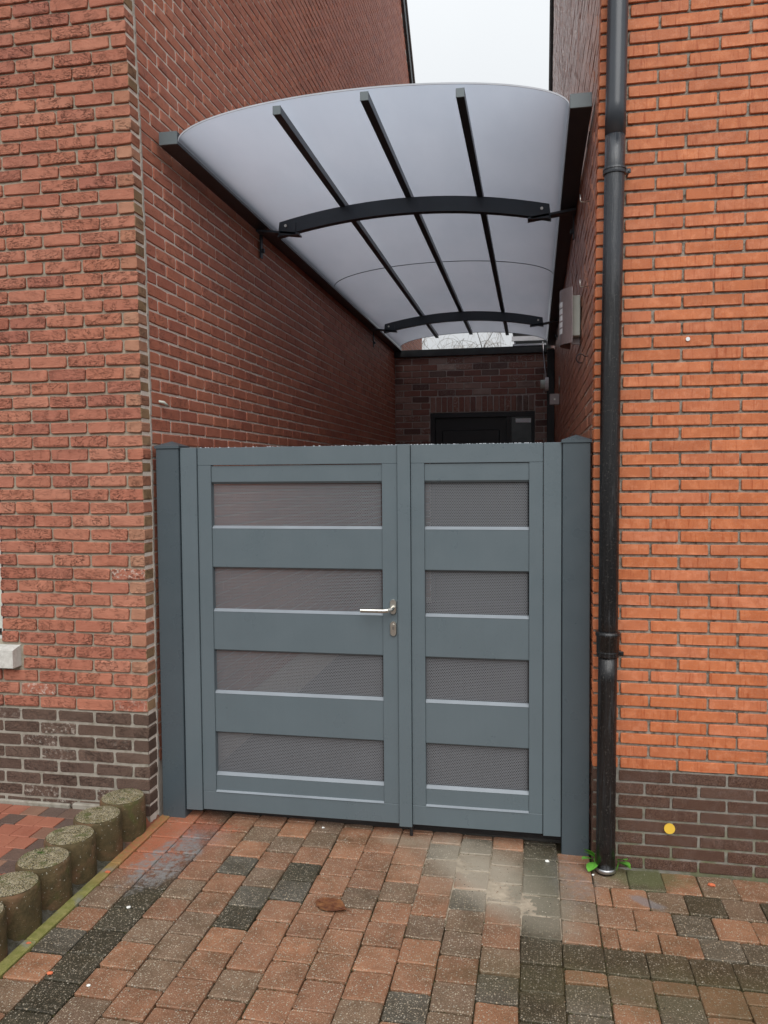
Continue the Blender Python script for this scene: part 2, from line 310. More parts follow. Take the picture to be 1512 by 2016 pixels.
# ------------------------------------------------------------------ object helpers
def tag(o, label=None, cat=None, group=None, kind=None):
    if label: o['label'] = label
    if cat: o['category'] = cat
    if group: o['group'] = group
    if kind: o['kind'] = kind
    return o
def empty(name, loc=(0, 0, 0), rz=0, **kw):
    o = bpy.data.objects.new(name, None); o.empty_display_size = .1; COL.objects.link(o); o.location = loc; o.rotation_euler = (0, 0, rz); return tag(o, **kw)
def link(name, me, parent=None, loc=None, rot=None):
    o = bpy.data.objects.new(name, me); COL.objects.link(o); o.parent = parent
    if loc is not None: o.location = loc
    if rot is not None: o.rotation_euler = rot
    return o
class MB:                                     # collects shapes, links them as ONE mesh object
    def __init__(s): s.v = []; s.f = []; s.mi = []; s.r = []; s.cm = 0; s.cr = 0.
    def add(s, vs, fs):
        b = len(s.v); s.v += [tuple(p) for p in vs]
        for f in fs: s.f.append(tuple(i + b for i in f)); s.mi.append(s.cm); s.r.append(s.cr)
    def box(s, x0, x1, y0, y1, z0, z1, b=0.):
        if b <= 0:
            vs = [(x, y, z) for z in (z0, z1) for y in (y0, y1) for x in (x0, x1)]
            s.add(vs, [(0, 2, 3, 1), (4, 5, 7, 6), (0, 1, 5, 4), (2, 6, 7, 3), (0, 4, 6, 2), (1, 3, 7, 5)]); return
        bm = bmesh.new(); bmesh.ops.create_cube(bm, size=1)
        for v in bm.verts: v.co = Vector((x0 + (v.co.x + .5) * (x1 - x0), y0 + (v.co.y + .5) * (y1 - y0), z0 + (v.co.z + .5) * (z1 - z0)))
        bmesh.ops.bevel(bm, geom=bm.edges[:], offset=b, segments=1, affect='EDGES'); s.bm(bm)
    def bm(s, bm, mtx=None):
        bm.verts.ensure_lookup_table(); bm.verts.index_update()
        s.add([(mtx @ v.co if mtx else v.co) for v in bm.verts], [[v.index for v in f.verts] for f in bm.faces]); bm.free()
    def prism(s, pts, axis, a, b):            # pts: 2D outline in the other two axes
        n = len(pts)
        def P(p, t): return (t, p[0], p[1]) if axis == 'x' else (p[0], t, p[1]) if axis == 'y' else (p[0], p[1], t)
        s.add([P(p, a) for p in pts] + [P(p, b) for p in pts], [tuple(range(n))[::-1], tuple(range(n, 2 * n))] + [(i, (i + 1) % n, n + (i + 1) % n, n + i) for i in range(n)])
    def tube(s, pts, rad, seg=12, cap=True):
        pts = [Vector(p) for p in pts]; n = len(pts); rad = rad if isinstance(rad, (list, tuple)) else [rad] * n; vs = []; fs = []
        prev = None
        for i, p in enumerate(pts):
            d = (pts[min(i + 1, n - 1)] - pts[max(i - 1, 0)]).normalized()
            u = d.cross(Vector((0, 1, .02))) if abs(d.y) < .9 else d.cross(Vector((0, 0, 1)))
            if prev is not None: u = prev - d * prev.dot(d)
            u.normalize(); prev = u; q = d.cross(u)
            for k in range(seg): a = 2 * PI * k / seg; vs.append(p + (u * math.cos(a) + q * math.sin(a)) * rad[i])
        for i in range(n - 1):
            for k in range(seg): a = i * seg + k; b = i * seg + (k + 1) % seg; fs.append((a, b, b + seg, a + seg))
        if cap: fs += [tuple(range(seg))[::-1], tuple(range((n - 1) * seg, n * seg))]
        s.add(vs, fs)
    def build(s, name, mats, parent=None, smooth=False, loc=None, rot=None, warp=None, **kw):
        me = bpy.data.meshes.new(name); vs = s.v if not warp else [warp(*p) for p in s.v]
        me.from_pydata(vs, [], s.f); mats = mats if isinstance(mats, (list, tuple)) else [mats]
        for m in mats: me.materials.append(m)
        if len(mats) > 1: me.polygons.foreach_set('material_index', s.mi)
        a = me.attributes.new('rnd', 'FLOAT', 'FACE'); a.data.foreach_set('value', s.r)
        if smooth: me.polygons.foreach_set('use_smooth', [True] * len(s.f))
        bm = bmesh.new(); bm.from_mesh(me); bmesh.ops.recalc_face_normals(bm, faces=bm.faces); bm.to_mesh(me); bm.free()
        me.update(); return tag(link(name, me, parent, loc, rot), **kw)
def one(name, m, parent, *box, b=0., **kw):
    k = MB(); k.box(*box, b=b); return k.build(name, m, parent, **kw)

def to_px(x, y, z):                          # how large a piece shows, to choose which ones are built singly
    d = (x, y, z - CAM_H); c = [sum(R[i][j] * d[i] for i in range(3)) for j in range(3)]
    return (c[0] / c[2] * F_PX + 756, c[1] / c[2] * F_PX + 1008, c[2]) if c[2] > .1 else (-9e9, -9e9, -1)
def shown(corners):                           # visible area of a quad in photo pixels (0 when outside)
    p = [to_px(*c) for c in corners]
    if min(q[2] for q in p) < 0: return 0
    cx = sum(q[0] for q in p) / 4; cy = sum(q[1] for q in p) / 4
    if max(q[0] for q in p) < 0 or min(q[0] for q in p) > 1512 or max(q[1] for q in p) < 0 or min(q[1] for q in p) > 2016: return 0
    return abs(sum(p[i][0] * p[(i + 1) % 4][1] - p[(i + 1) % 4][0] * p[i][1] for i in range(4))) / 2

_bc = {}
def block(Lx, H, D, bev, jit, seed):          # one brick: front face at local -Y, 8-sided outline with worn corners
    r = random.Random(seed * 977 + int(Lx * 1000)); x = Lx / 2; z = H / 2; c = min(.008, bev * 1.4) + jit
    o = [(-x + c, -z), (x - c, -z), (x, -z + c), (x, z - c), (x - c, z), (-x + c, z), (-x, z - c), (-x, -z + c)]
    # extra points along the long edges so that the outline is not straight
    out = []
    for i, p in enumerate(o):
        out.append(p)
        if i in (0, 4) and Lx > .1: q = o[i + 1]; out.append(((p[0] + q[0]) / 2 + r.uniform(-.02, .02), p[1]))
    o = [(p[0] + r.uniform(-jit, jit), p[1] + r.uniform(-jit, jit)) for p in out]; n = len(o)
    back = [(p[0], D, p[1]) for p in o]; mid = [(p[0], bev, p[1]) for p in o]
    front = [(p[0] * (1 - bev / x), r.uniform(-jit, jit) * .6, p[1] * (1 - bev / z)) for p in o]
    vs = back + mid + front
    fs = [(i, (i + 1) % n, n + (i + 1) % n, n + i) for i in range(n)] + [(n + i, n + (i + 1) % n, 2 * n + (i + 1) % n, 2 * n + i) for i in range(n)] + [tuple(range(2 * n, 3 * n))]
    return vs, fs
def block_mesh(Lx, H, D, bev, jit, seed, m, side=None):
    k = (round(Lx, 3), round(H, 4), round(D, 3), bev, jit, seed, m.name, side)
    if k not in _bc:
        vs, fs = block(Lx, H, D, bev, jit, seed); me = bpy.data.meshes.new('brick'); me.from_pydata(vs, [], fs); me.materials.append(m)
        a = me.attributes.new('rnd', 'FLOAT', 'FACE'); a.data.foreach_set('value', [seed * .137 % 1] * len(fs)); me.update(); _bc[k] = me
        if side:
            me.materials.append(M[side])
            for p in me.polygons:
                if p.normal.x > .6: p.material_index = 1
    return _bc[k]

FACE = {'-y': 0, '+x': PI / 2, '-x': -PI / 2, '+y': PI}
def rot2(p, face):
    a = FACE[face]; c, s_ = round(math.cos(a)), round(math.sin(a)); return (p[0] * c - p[1] * s_, p[0] * s_ + p[1] * c, p[2])
def lay(bricks, parent_of, budget, warp, simple_mats, proud=.0):
    """bricks: list of dict(c=centre of front face, L, H, D, face, m, wall, bev, jit). The largest in view are objects, the rest joined per wall."""
    for b in bricks:
        u = rot2((b['L'] / 2, 0, 0), b['face']); c = b['c']; h = b['H'] / 2
        b['a'] = shown([(c[0] - u[0], c[1] - u[1], c[2] - h), (c[0] + u[0], c[1] + u[1], c[2] - h), (c[0] + u[0], c[1] + u[1], c[2] + h), (c[0] - u[0], c[1] - u[1], c[2] + h)])
        if b.get('hidden'): b['a'] = 0
    bricks.sort(key=lambda b: -b['a'])
    single = [b for b in bricks[:budget] if b['a'] > 0]; rest = bricks[len(single):]
    for i, b in enumerate(single):
        me = block_mesh(b['L'], b['H'], b['D'], b['bev'], b['jit'], rnd.randrange(9), M[b['m']], b.get('side'))
        c = warp(*b['c']); tilt = (rnd.gauss(0, .004) if b['jit'] > .001 else 0)
        link('brick', me, parent_of[b['wall']], c, (rnd.gauss(0, .008) if b['jit'] > .001 else 0, tilt, FACE[b['face']]))
    for wname in parent_of:
        k = MB(); names = sorted({b['m'] for b in rest if b['wall'] == wname})
        for b in rest:
            if b['wall'] != wname: continue
            k.cm = names.index(b['m']); k.cr = rnd.random(); c = b['c']; j = lambda: rnd.uniform(-1, 1) * b['jit']
            x, z, D = b['L'] / 2, b['H'] / 2, b['D']; bv = b['bev']
            if b['a'] > 150:
                vs, fs = block(b['L'], b['H'], D, bv, b['jit'], rnd.randrange(50))
            else:
                f = [(-x + j(), j() * .5, -z + j()), (x + j(), j() * .5, -z + j()), (x + j(), j() * .5, z + j()), (-x + j(), j() * .5, z + j())]
                vs = f + [(p[0], D, p[2]) for p in f]; fs = [(0, 1, 2, 3), (0, 4, 5, 1), (1, 5, 6, 2), (2, 6, 7, 3), (3, 7, 4, 0)]
            k.add([tuple(np.add(c, rot2(p, b['face']))) for p in vs], fs)
        if k.f: k.build('brickwork', [M[n] for n in names], parent_of[wname], warp=warp, kind='stuff')
def wall_sheet(axis, at, u0, u1, z0, z1, thick, keep=None, nz=60, nu=30):
    """mortar body: a grid slab; axis 'y' lies in XZ at y=at going back by thick; axis 'x' in YZ at x=at"""
    k = MB(); us = np.linspace(u0, u1, nu + 1); zs = np.linspace(z0, z1, nz + 1)
    vs = []; idx = {}
    for i, u in enumerate(us):
        for j, z in enumerate(zs):
            p = (u, at, z) if axis == 'y' else (at, u, z); idx[i, j] = len(vs); vs.append(p)
    fs = [(idx[i, j], idx[i + 1, j], idx[i + 1, j + 1], idx[i, j + 1]) for i in range(nu) for j in range(nz) if keep is None or keep((us[i] + us[i + 1]) / 2, (zs[j] + zs[j + 1]) / 2)]
    k.add(vs, fs); return k

# ------------------------------------------------------------------ setting: ground, paving
def gz(x): return -.02 - .018 * (x + .78)
k = MB(); k.box(-60, 60, -60, 80, -.6, -.14); k.build('ground', M['asphalt'], kind='structure')
drive = None
k = MB()
for i in range(12):
    x0 = -1.81 + i * .6; x1 = x0 + .6
    k.add([(x0, -4, gz(x0) - .013), (x1, -4, gz(x1) - .013), (x1, 3.72, gz(x1) - .013), (x0, 3.72, gz(x0) - .013), (x0, -4, -.2), (x1, -4, -.2), (x1, 3.72, -.2), (x0, 3.72, -.2)], [(0, 1, 2, 3), (0, 4, 5, 1), (3, 2, 6, 7)])
drive = k.build('driveway', M['joint'], kind='structure')
# stones picked out by the photograph: x, y on the ground of the odd coloured ones
GREY = [(-1.15, 3.02), (-.905, 3.11), (-.94, 3.0), (-1.30, 3.15), (-.33, 3.35), (-.26, 3.13), (-.44, 2.46), (-.11, 2.61), (.66, 3.14), (.60, 2.93), (.76, 2.93), (.14, 2.60), (-1.69, 2.52), (.52, 2.53), (.15, 2.43), (-.40, 3.52), (-.26, 3.56)]
def near(x, y, lst, d=.07): return any(abs(x - a) < d and abs(y - b) < d for a, b in lst)
DARK = [(-1.06, 2.86), (-.99, 3.13), (.68, 3.25), (.96, 3.25)]
MIX = [(-.42, 2.93), (-.26, 2.51), (-.26, 2.40), (-1.23, 2.74), (.84, 3.25), (.34, 2.63), (-1.29, 2.55), (-.56, 2.38), (-1.06, 3.42), (-1.12, 3.2), (-.11, 3.56), (-.68, 3.02), (-.54, 3.15)]
def pav_mat(x, y, zone):
    if zone == 'dark': return 'paver_d'
    if near(x, y, [(.46, 3.42)], .08): return 'paver_v'
    if near(x, y, GREY): return 'paver_g'
    if near(x, y, DARK): return 'paver_d'
    if near(x, y, MIX): return 'paver_m'
    q = rnd.random()
    if 1.9 < y < 3.7: return 'paver_m' if q < .16 else 'paver_o'
    return 'paver_g' if q < .14 else 'paver_m' if q < .34 else 'paver_o'
PX, PY = .1425, .1525
stones = []        # x0, x1, y0, y1, material
def column(x0, x1, ys, ye, phase, zone='', brk=None):
    y = phase
    while y > ys: y -= PY
    while y < ye:
        a, b = max(y, ys), min(y + PY, ye)
        if b - a > .025: stones.append((x0, x1, a, b, pav_mat((x0 + x1) / 2, (a + b) / 2, zone)))
        y += PY
J = 2.436
column(-1.755, -1.615, -1, 3.70, J + .03)
column(-1.615, -1.47, -1, 3.70, J + .05, 'dark')
xs = [-1.47, -1.3275, -1.185, -1.0425, -.90, -.757, -.615, -.470, -.330, -.188, -.048]
for i in range(10): column(xs[i], xs[i + 1], -1, 3.70, J if i % 2 == 0 else J + PY / 2)
# flip so that the column between -.33 and -.188 has its joints at 2.436 + n * PY
column(-.048, .099, -1, 3.70, J + .01, 'dark')
# right of the dark band: rows laid along the house, a dark cross row, then columns again
column(.099, .24, 2.897, 3.60, 2.897)
def row(y0, y1, x0, x1, phase, zone=''):
    x = phase
    while x > x0: x -= .1437
    while x < x1:
        a, b = max(x, x0), min(x + .1437, x1)
        if b - a > .025: stones.append((a, b, y0, y1, pav_mat((a + b) / 2, (y0 + y1) / 2, zone)))
        x += .1437
row(3.337, 3.512, .24, 3.2, .385); row(3.184, 3.337, .24, 3.2, .304); row(3.031, 3.184, .24, 3.2, .377); row(2.897, 3.031, .24, 3.2, .304)
row(2.743, 2.897, .099, 3.2, .243, 'dark')
for i in range(21):
    x0 = .099 + i * .1437; column(x0, x0 + .1437, -1, 2.743, 2.743 - (PY / 2 if i % 2 == 0 else 0))
def pav_area(a): return shown([(a[0], a[2], -.02), (a[1], a[2], -.02), (a[1], a[3], -.02), (a[0], a[3], -.02)])
stones.sort(key=lambda a: -pav_area(a)); kk = MB(); pm = ['paver_o', 'paver_m', 'paver_g', 'paver_d', 'paver_v']
for i, a in enumerate(stones):
    cx, cy = (a[0] + a[1]) / 2, (a[2] + a[3]) / 2; band = a[4] == 'paver_d' and not near(cx, cy, DARK); g = .003 if band else .0045
    sx_, sy_ = round(a[1] - a[0] - g, 3), round(a[3] - a[2] - g, 3)
    if i < 300 and pav_area(a) > 0 and min(sx_, sy_) > .02:
        sy_ = round(sy_ - .0055, 3); sx_ = round(sx_ + .0005, 3)
        me = block_mesh(sx_, sy_, .05, .0032, .0016, rnd.randrange(7), M[a[4]])
        # the block's front becomes the top
        o = link('paver', me, drive, (cx + rnd.gauss(0, .0008), cy + rnd.gauss(0, .0008), gz(cx) + rnd.gauss(0, .0012)), (-PI / 2 + rnd.gauss(0, .006), -.018 * 0 + rnd.gauss(0, .006), 0))
    else:
        kk.cm = pm.index(a[4]); kk.cr = rnd.random(); x, y = sx_ / 2, sy_ / 2
        t = [(cx - x + .005, cy - y + .005), (cx + x - .005, cy - y + .005), (cx + x - .005, cy + y - .005), (cx - x + .005, cy + y - .005)]; b = [(cx - x, cy - y), (cx + x, cy - y), (cx + x, cy + y), (cx - x, cy + y)]
        kk.add([(p[0], p[1], gz(p[0])) for p in t] + [(p[0], p[1], gz(p[0]) - .006) for p in b] + [(p[0], p[1], gz(p[0]) - .03) for p in b], [(0, 1, 2, 3)] + [(i0 + u, i0 + (u + 1) % 4, i0 + 4 + (u + 1) % 4, i0 + 4 + u) for i0 in (0, 4) for u in range(4)])
kk.build('paver', [M[n] for n in pm], drive, kind='stuff')
# alley floor behind the gate
k = MB(); k.box(-1.83, .25, 3.72, 10.6, -.2, -.035); k.build('alley_floor', M['asphalt'], kind='structure')

# terrace left of the posts, a little higher, brick paved
TZ = .045
k = MB(); k.box(-7, -1.99, -4, 3.515, -.2, TZ - .006); ter = k.build('terrace', M['joint'], kind='structure')
tp = {}
yrow = 3.49; i = 0; tk = MB(); tm = ['ter_red', 'ter_dark', 'ter_tan']; nt_ = 0
while yrow > -.5:
    x = -1.99 - (.0 if i % 2 else .05)
    while x > -3.6:
        a, b = x - .1, x; cx, cy = (a + b) / 2, yrow - .0525; q = noise.random() if False else rnd.random()
        m = 'ter_red' if q < .5 else 'ter_dark' if q < .8 else 'ter_tan'
        vis = shown([(a, yrow - .105, TZ), (b, yrow - .105, TZ), (b, yrow, TZ), (a, yrow, TZ)])
        if vis > 60 and b < -1.99 - .0:
            link('paver', block_mesh(.0975, .1025, .04, .002, .0008, rnd.randrange(5), M[m]), ter, (cx, cy, TZ + rnd.gauss(0, .0012)), (-PI / 2 + rnd.gauss(0, .008), rnd.gauss(0, .008), 0)); nt_ += 1
        else:
            tk.cm = tm.index(m); tk.cr = rnd.random(); tk.box(a + .001, b - .001, yrow - .104, yrow - .001, TZ - .03, TZ)
        x -= .1
    yrow -= .105; i += 1
tk.build('paver', [M[n] for n in tm], ter, kind='stuff')

# ------------------------------------------------------------------ left house
def warpL(x, y, z):
    t = min(max((z - 1.6) / 2.2, 0), 1.4); f = min(max((6 - y) / 2.5, 0), 1); return (x - .044 * t * t * f, y, z)
def warpR(x, y, z):
    t = min(max((z - 1.5) / 2.1, 0), 1.4); f = min(max((6 - y) / 2.5, 0), 1); return (x + .024 * t * t * f, y, z)
YL, XL = 3.51, -1.82
def gableL(y, z): return z < 6.25 + min(y - 3.51, 13.13 - y) * 1.0 and y < 13.13
lh = empty('brick_house', (-4, 8, 0), label='tall red brick house on the left with rough bricks and a dark brick base', cat='house')
lh.location = (0, 0, 0)
def win(x, z): return x < -2.603 and .86 < z < 2.35
kf = wall_sheet('y', YL + .012, -7, XL - .006, 0, 6.4, .1, lambda u, z: not win(u - .03, z), 74, 116)
facL = kf.build('facade_wall', [M['mortar_l']], lh, warp=warpL)
kp = wall_sheet('y', YL + .004, -7, XL - .006, -.15, .527, .1, None, 6, 20); kp.build('plinth_mortar', M['mortar_lp'], lh, warp=warpL)
kk2 = wall_sheet('x', XL - .0046, YL + .007, 13.13, -.15, 11.2, .1, gableL, 300, 160); sideL = kk2.build('side_wall', M['mortar_ls'], lh, warp=warpL)
k = MB(); k.box(-7, -2.2, YL + .3, 13.1, 0, 6.2); k.build('inner_wall', M['mortar_ls'], lh)
# corner mortar joint between the facing bricks and the side wall
k = MB(); z = .0
pts = []
while z < 6.3:
    k.box(XL - .02, XL + .0015 + rnd.uniform(0, .003), YL + .084 + rnd.uniform(-.004, .001), YL + .093 + rnd.uniform(0, .006), z, z + .041); z += .04
k.build('corner_joint', M['mortar_strip'], lh, warp=warpL)
br = []
P = .0638
for r_ in range(-8, 95):
    z0 = .527 + r_ * P
    if z0 + P < .03: continue
    zc = z0 + P / 2; odd = r_ % 2
    edges = [XL]; x = XL - (.181 if odd == 0 else .085)
    while x > -3.4: edges.append(x); x -= .1985
    for n_, (b, a) in enumerate(zip(edges[:-1], edges[1:])):
        if win(b - .01, zc): continue
        if win(a + .01, zc): a = -2.600
        if .725 < zc < .865 and b < -2.47: continue
        if .725 < zc < .865 and a < -2.487: a = -2.485
        L_ = b - a - (.0105 if n_ else .005); cx = (a + b) / 2 + (.0025 if n_ == 0 else 0)
        if L_ < .02: continue
        if r_ < 0: m = 'brick_ld'
        elif n_ == 0 and odd and rnd.random() < .75: m = 'brick_tan'
        else: m = 'brick_lw' if (rnd.random() < (.30 if zc < 1.0 else .06)) else 'brick_l'
        H_ = P - (.0105 if r_ < 0 else .0125)
        br.append(dict(c=(cx, YL + rnd.uniform(-.0015, .0015) + (.0015 if r_ < 0 else 0), zc), L=round(L_ + rnd.choice((-.004, 0, 0, .002)), 3), H=H_, D=.083 if n_ == 0 else .05, face='-y', m=m, wall='f', bev=.0024, jit=.0024, side=('brick_ol' if n_ == 0 and r_ >= 0 and rnd.random() < (.9 if zc < 2.2 else .35) else None)))
    # quoin ends on odd/even rows get a second short brick behind the header
PS, PL_ = .0651, .2175
for r_ in range(-26, 145):
    z0 = 1.948 + r_ * PS; zc = z0 + PS / 2
    y = 3.604 - (0 if r_ % 2 else .105)
    while y < 13.13:
        a, b = max(y, 3.604), min(y + PL_, 13.12); y += PL_
        if b - a < .03 or not gableL((a + b) / 2, zc + .05) or zc < -.02: continue
        hid = (zc > 3.28 and zc < 3.36 and b < 10) or zc < 1.7
        br.append(dict(c=(XL + rnd.uniform(-.001, .001), (a + b) / 2, zc), L=round(b - a - .010, 3), H=PS - .011, D=.03, face='+x', m='brick_ls', wall='s', bev=.003, jit=.0016, hidden=hid))
lay(br, {'f': facL, 's': sideL}, 300, warpL, None)
k = MB()          # verge: the wall is topped by a sloping board
for (ya, za, yb, zb) in ((8.32, 11.06, 13.28, 6.10), (8.32, 11.06, 3.36, 6.10)):
    k.prism([(ya, za), (yb, zb), (yb, zb + .22), (ya, za + .22)], 'x', XL - .08, XL + .035)
k.build('verge_board', M['dark_trim'], lh)
k = MB()
for (ya, za, yb, zb) in ((8.32, 11.30, 13.6, 6.02), (8.32, 11.30, 3.0, 5.98)):
    k.prism([(ya, za), (yb, zb), (yb, zb + .12), (ya, za + .12)], 'x', -7.2, XL + .05)
k.build('roof', M['tile'], lh)
k = MB(); k.prism([(3.455, .735), (3.455, .822), (3.62, .862), (3.62, .735)], 'x', -4.2, -2.497); k.build('window_sill', M['sill'], lh)
wn = one('window', M['cream'], lh, -4.2, -2.606, 3.60, 3.66, .90, 2.33)
one('pane', M['glass'], wn, -4.1, -2.68, 3.592, 3.597, .98, 2.25)
k = MB(); k.box(-2.606, -2.60, 3.53, 3.66, .862, 2.33); k.build('window_reveal', M['sill'], lh)
k = MB(); k.box(-2.22, -1.99, 3.485, 3.512, .036, .072, b=.006); k.box(-7, -2.24, 3.495, 3.513, .03, .062, b=.005); k.build('mortar_fillet', M['mortar_lp'], lh)

# ------------------------------------------------------------------ right house
YR, XR = 3.52, .245
rh = empty('brick_house', label='house of long smooth orange bricks on the right with a brown brick base', cat='house')
facR = wall_sheet('y', YR + .0100, XR + .006, 6, -.15, 6.6, .1, None, 74, 60).build('facade_wall', M['mortar_r'], rh, warp=warpR)
def gableR(y, z): return z < 6.3 + min(y - 3.52, 13.0 - y) * 1.0 and y < 13.0
kp = wall_sheet('y', YR + .004, XR + .006, 6, -.15, .389, .1, None, 6, 20); kp.build('plinth_mortar', M['mortar_rp'], rh, warp=warpR)
sideR = wall_sheet('x', XR + .0055, YR + .008, 13.0, -.15, 11.1, .1, gableR, 300, 160).build('side_wall', M['mortar_rs'], rh, warp=warpR)
k = MB(); k.box(.6, 6, YR + .3, 12.9, 0, 6.2); k.build('inner_wall', M['mortar_rs'], rh)
br = []; P = .0543
for r_ in range(-8, 110):
    z0 = .389 + r_ * P; zc = z0 + P / 2
    if zc < -.05: continue
    brown = r_ < 0; pl = .2225 if brown else .2372; st = (.2225 / 2 if r_ % 2 else .2225) if brown else (.1135 if (r_ % 2 == 0) else .2345)
    if brown: st = .106 if r_ % 2 else .2172
    edges = [XR]; x = XR + st
    while x < 2.2: edges.append(x); x += pl
    for n_, (a, b) in enumerate(zip(edges[:-1], edges[1:])):
        g = .009
        L_ = b - a - (g if n_ else g / 2); cx = (a + b) / 2 - (.002 if n_ == 0 else 0)
        br.append(dict(c=(cx, YR + rnd.uniform(-.0008, .0008), zc), L=round(L_ + rnd.choice((-.003, 0, 0, .001)), 3), H=P - (.0095 if brown else .0115), D=.098 if n_ == 0 else .04, face='-y', m='brick_rd' if brown else 'brick_r', wall='f', bev=.0018, jit=.0010))
for r_ in range(-34, 130):
    z0 = 2.0 + r_ * .0625; zc = z0 + .03125
    y = YR + .108 - (0 if r_ % 2 else .11)
    while y < 13.0:
        a, b = max(y, YR + .108), min(y + .22, 12.99); y += .22
        if b - a < .03 or not gableR((a + b) / 2, zc + .05) or zc < -.02: continue
        hid = (zc > 3.28 and b < 10) or zc < 1.75
        br.append(dict(c=(XR + .001 + rnd.uniform(-.002, .002), (a + b) / 2, zc), L=round(b - a - .010, 3), H=.0515, D=.03, face='-x', m='brick_rs', wall='s', bev=.003, jit=.0016, hidden=hid))
lay(br, {'f': facR, 's': sideR}, 300, warpR, None)
k = MB()
for (ya, za, yb, zb) in ((8.26, 11.08, 13.2, 6.14), (8.26, 11.08, 3.3, 6.12)):
    k.prism([(ya, za), (yb, zb), (yb, zb + .22), (ya, za + .22)], 'x', XR - .038, XR + .08)
k.build('verge_board', M['dark_trim'], rh)
k = MB()
for (ya, za, yb, zb) in ((8.26, 11.32, 13.5, 6.08), (8.26, 11.32, 2.9, 6.0)):
    k.prism([(ya, za), (yb, zb), (yb, zb + .12), (ya, za + .12)], 'x', XR - .05, 6.2)
k.build('roof', M['tile'], rh)

# ------------------------------------------------------------------ building at the end of the alley
YB = 10.5
rb = empty('rear_extension', (0, 0, 0), label='low flat roofed building of mottled purple brick closing the far end of the alley', cat='building')
bw = one('wall', M['mortar_b'], rb, XL, XR, YB + .008, YB + .35, 2.475, 3.20)
one('wall', M['mortar_b'], rb, XL, -1.352, YB + .008, YB + .35, -.1, 2.4745); one('wall', M['mortar_b'], rb, -.002, XR, YB + .008, YB + .35, -.1, 2.4745)
br = []
for r_ in range(-32, 7):
    z0 = 2.694 + r_ * .083; zc = z0 + .0415
    if zc < 0: continue
    x = XL + (0 if r_ % 2 else -.1135)
    while x < XR:
        a, b = max(x, XL), min(x + .2275, XR); x += .2275
        if zc < 2.694:
            if a > -1.352 - .03 and b < .03: continue
            if a < -1.352 < b: b = -1.352
            if a < -.002 < b: a = -.002
        if b - a < .03: continue
        br.append(dict(c=((a + b) / 2, YB + rnd.uniform(-.002, .002), zc), L=round(b - a - .011, 3), H=.071, D=.03, face='-y', m='brick_b', wall='w', bev=.004, jit=.002, hidden=zc < 1.9))
lay(br, {'w': bw}, 200, lambda *p: p, None)
x = -1.352
while x < -.03:
    k = block_mesh(.193, .063, .04, .004, .002, rnd.randrange(9), M['brick_b']); link('soldier_brick', k, rb, (x + .036, YB - .001 + rnd.uniform(-.002, .002), 2.582), (0, PI / 2, 0)); x += .0748
one('coping', M['dark_trim'], rb, XL, XR - .1, YB - .05, YB + .4, 3.21, 3.30, b=.004)
dr = one('door', M['door'], rb, -1.345, -.35, YB + .05, YB + .10, 0, 2.47)
one('door_frame', M['door'], rb, -1.352, -1.29, YB + .0, YB + .06, 0, 2.47, b=.003)
one('door_frame', M['door'], rb, -1.29, -.002, YB + .0, YB + .06, 2.41, 2.47, b=.003)
one('door_frame', M['door'], rb, -.36, -.30, YB + .0, YB + .06, 0, 2.41, b=.003)
one('door_frame', M['door'], rb, -.045, -.002, YB + .0, YB + .06, 0, 2.41, b=.003)
one('door_panel', M['door'], dr, -1.2, -.45, YB + .04, YB + .055, 1.35, 2.25, b=.01)
one('window_pane', M['glass'], rb, -.30, -.045, YB + .03, YB + .045, 0, 2.41)
M['blind'] = mat_plain('blind_fabric', (.86, .90, .92), .5)
one('roller_blind', M['blind'], rb, -.245, -.05, YB + .012, YB + .026, 2.33, 2.385)
one('flat_roof', M['dark_trim'], rb, XL, XR, YB + .38, 16, 3.1, 3.2)

k = MB(); k.box(.150, XR - .002, 10.40, YB - .012, -.03, 3.235, b=.004)
tag(k.build('downpipe', M['black']), 'black square downpipe in the far right corner of the alley', 'downpipe')
k = MB(); k.tube([(.102, 10.42, 3.32), (.106, 10.42, 3.2), (.138, 10.385, 2.87), (.140, 10.385, 2.70)], .011, 8)
tag(k.build('cable_conduit', M['zinc'], smooth=True), 'thin grey conduit running down from the rear coping to the wall sensor', 'conduit')
k = MB(); k.box(-.28, .14, 10.44, 10.47, 3.302, 3.325); k.box(-.26, -.245, 10.43, 10.46, 3.325, 3.345); k.box(.09, .105, 10.43, 10.46, 3.325, 3.345)
tag(k.build('edge_rail', M['zinc']), 'pale metal rail strip lying on the rear coping at the right', 'rail')
dm = empty('flat_canopy', (-.1, 13.2, 3.2), label='grey flat canopy roof standing behind the rear wall coping', cat='canopy')
def lone(n, m, *b): return one(n, m, dm, b[0] + .1, b[1] + .1, b[2] - 13.2, b[3] - 13.2, b[4] - 3.2, b[5] - 3.2)
lone('roof_board', M['dark_trim'], -.35, .6, 12.9, 14.5, 3.90, 3.96); lone('fascia', M['zinc'], -.36, .6, 12.86, 12.9, 3.76, 3.83); lone('roof_board', M['dark_trim'], -.34, .6, 12.9, 14.5, 3.835, 3.87); lone('leg', M['zinc'], .4, .46, 13, 13.06, 3.2, 3.85)
k = MB()          # bare weeping tree far behind
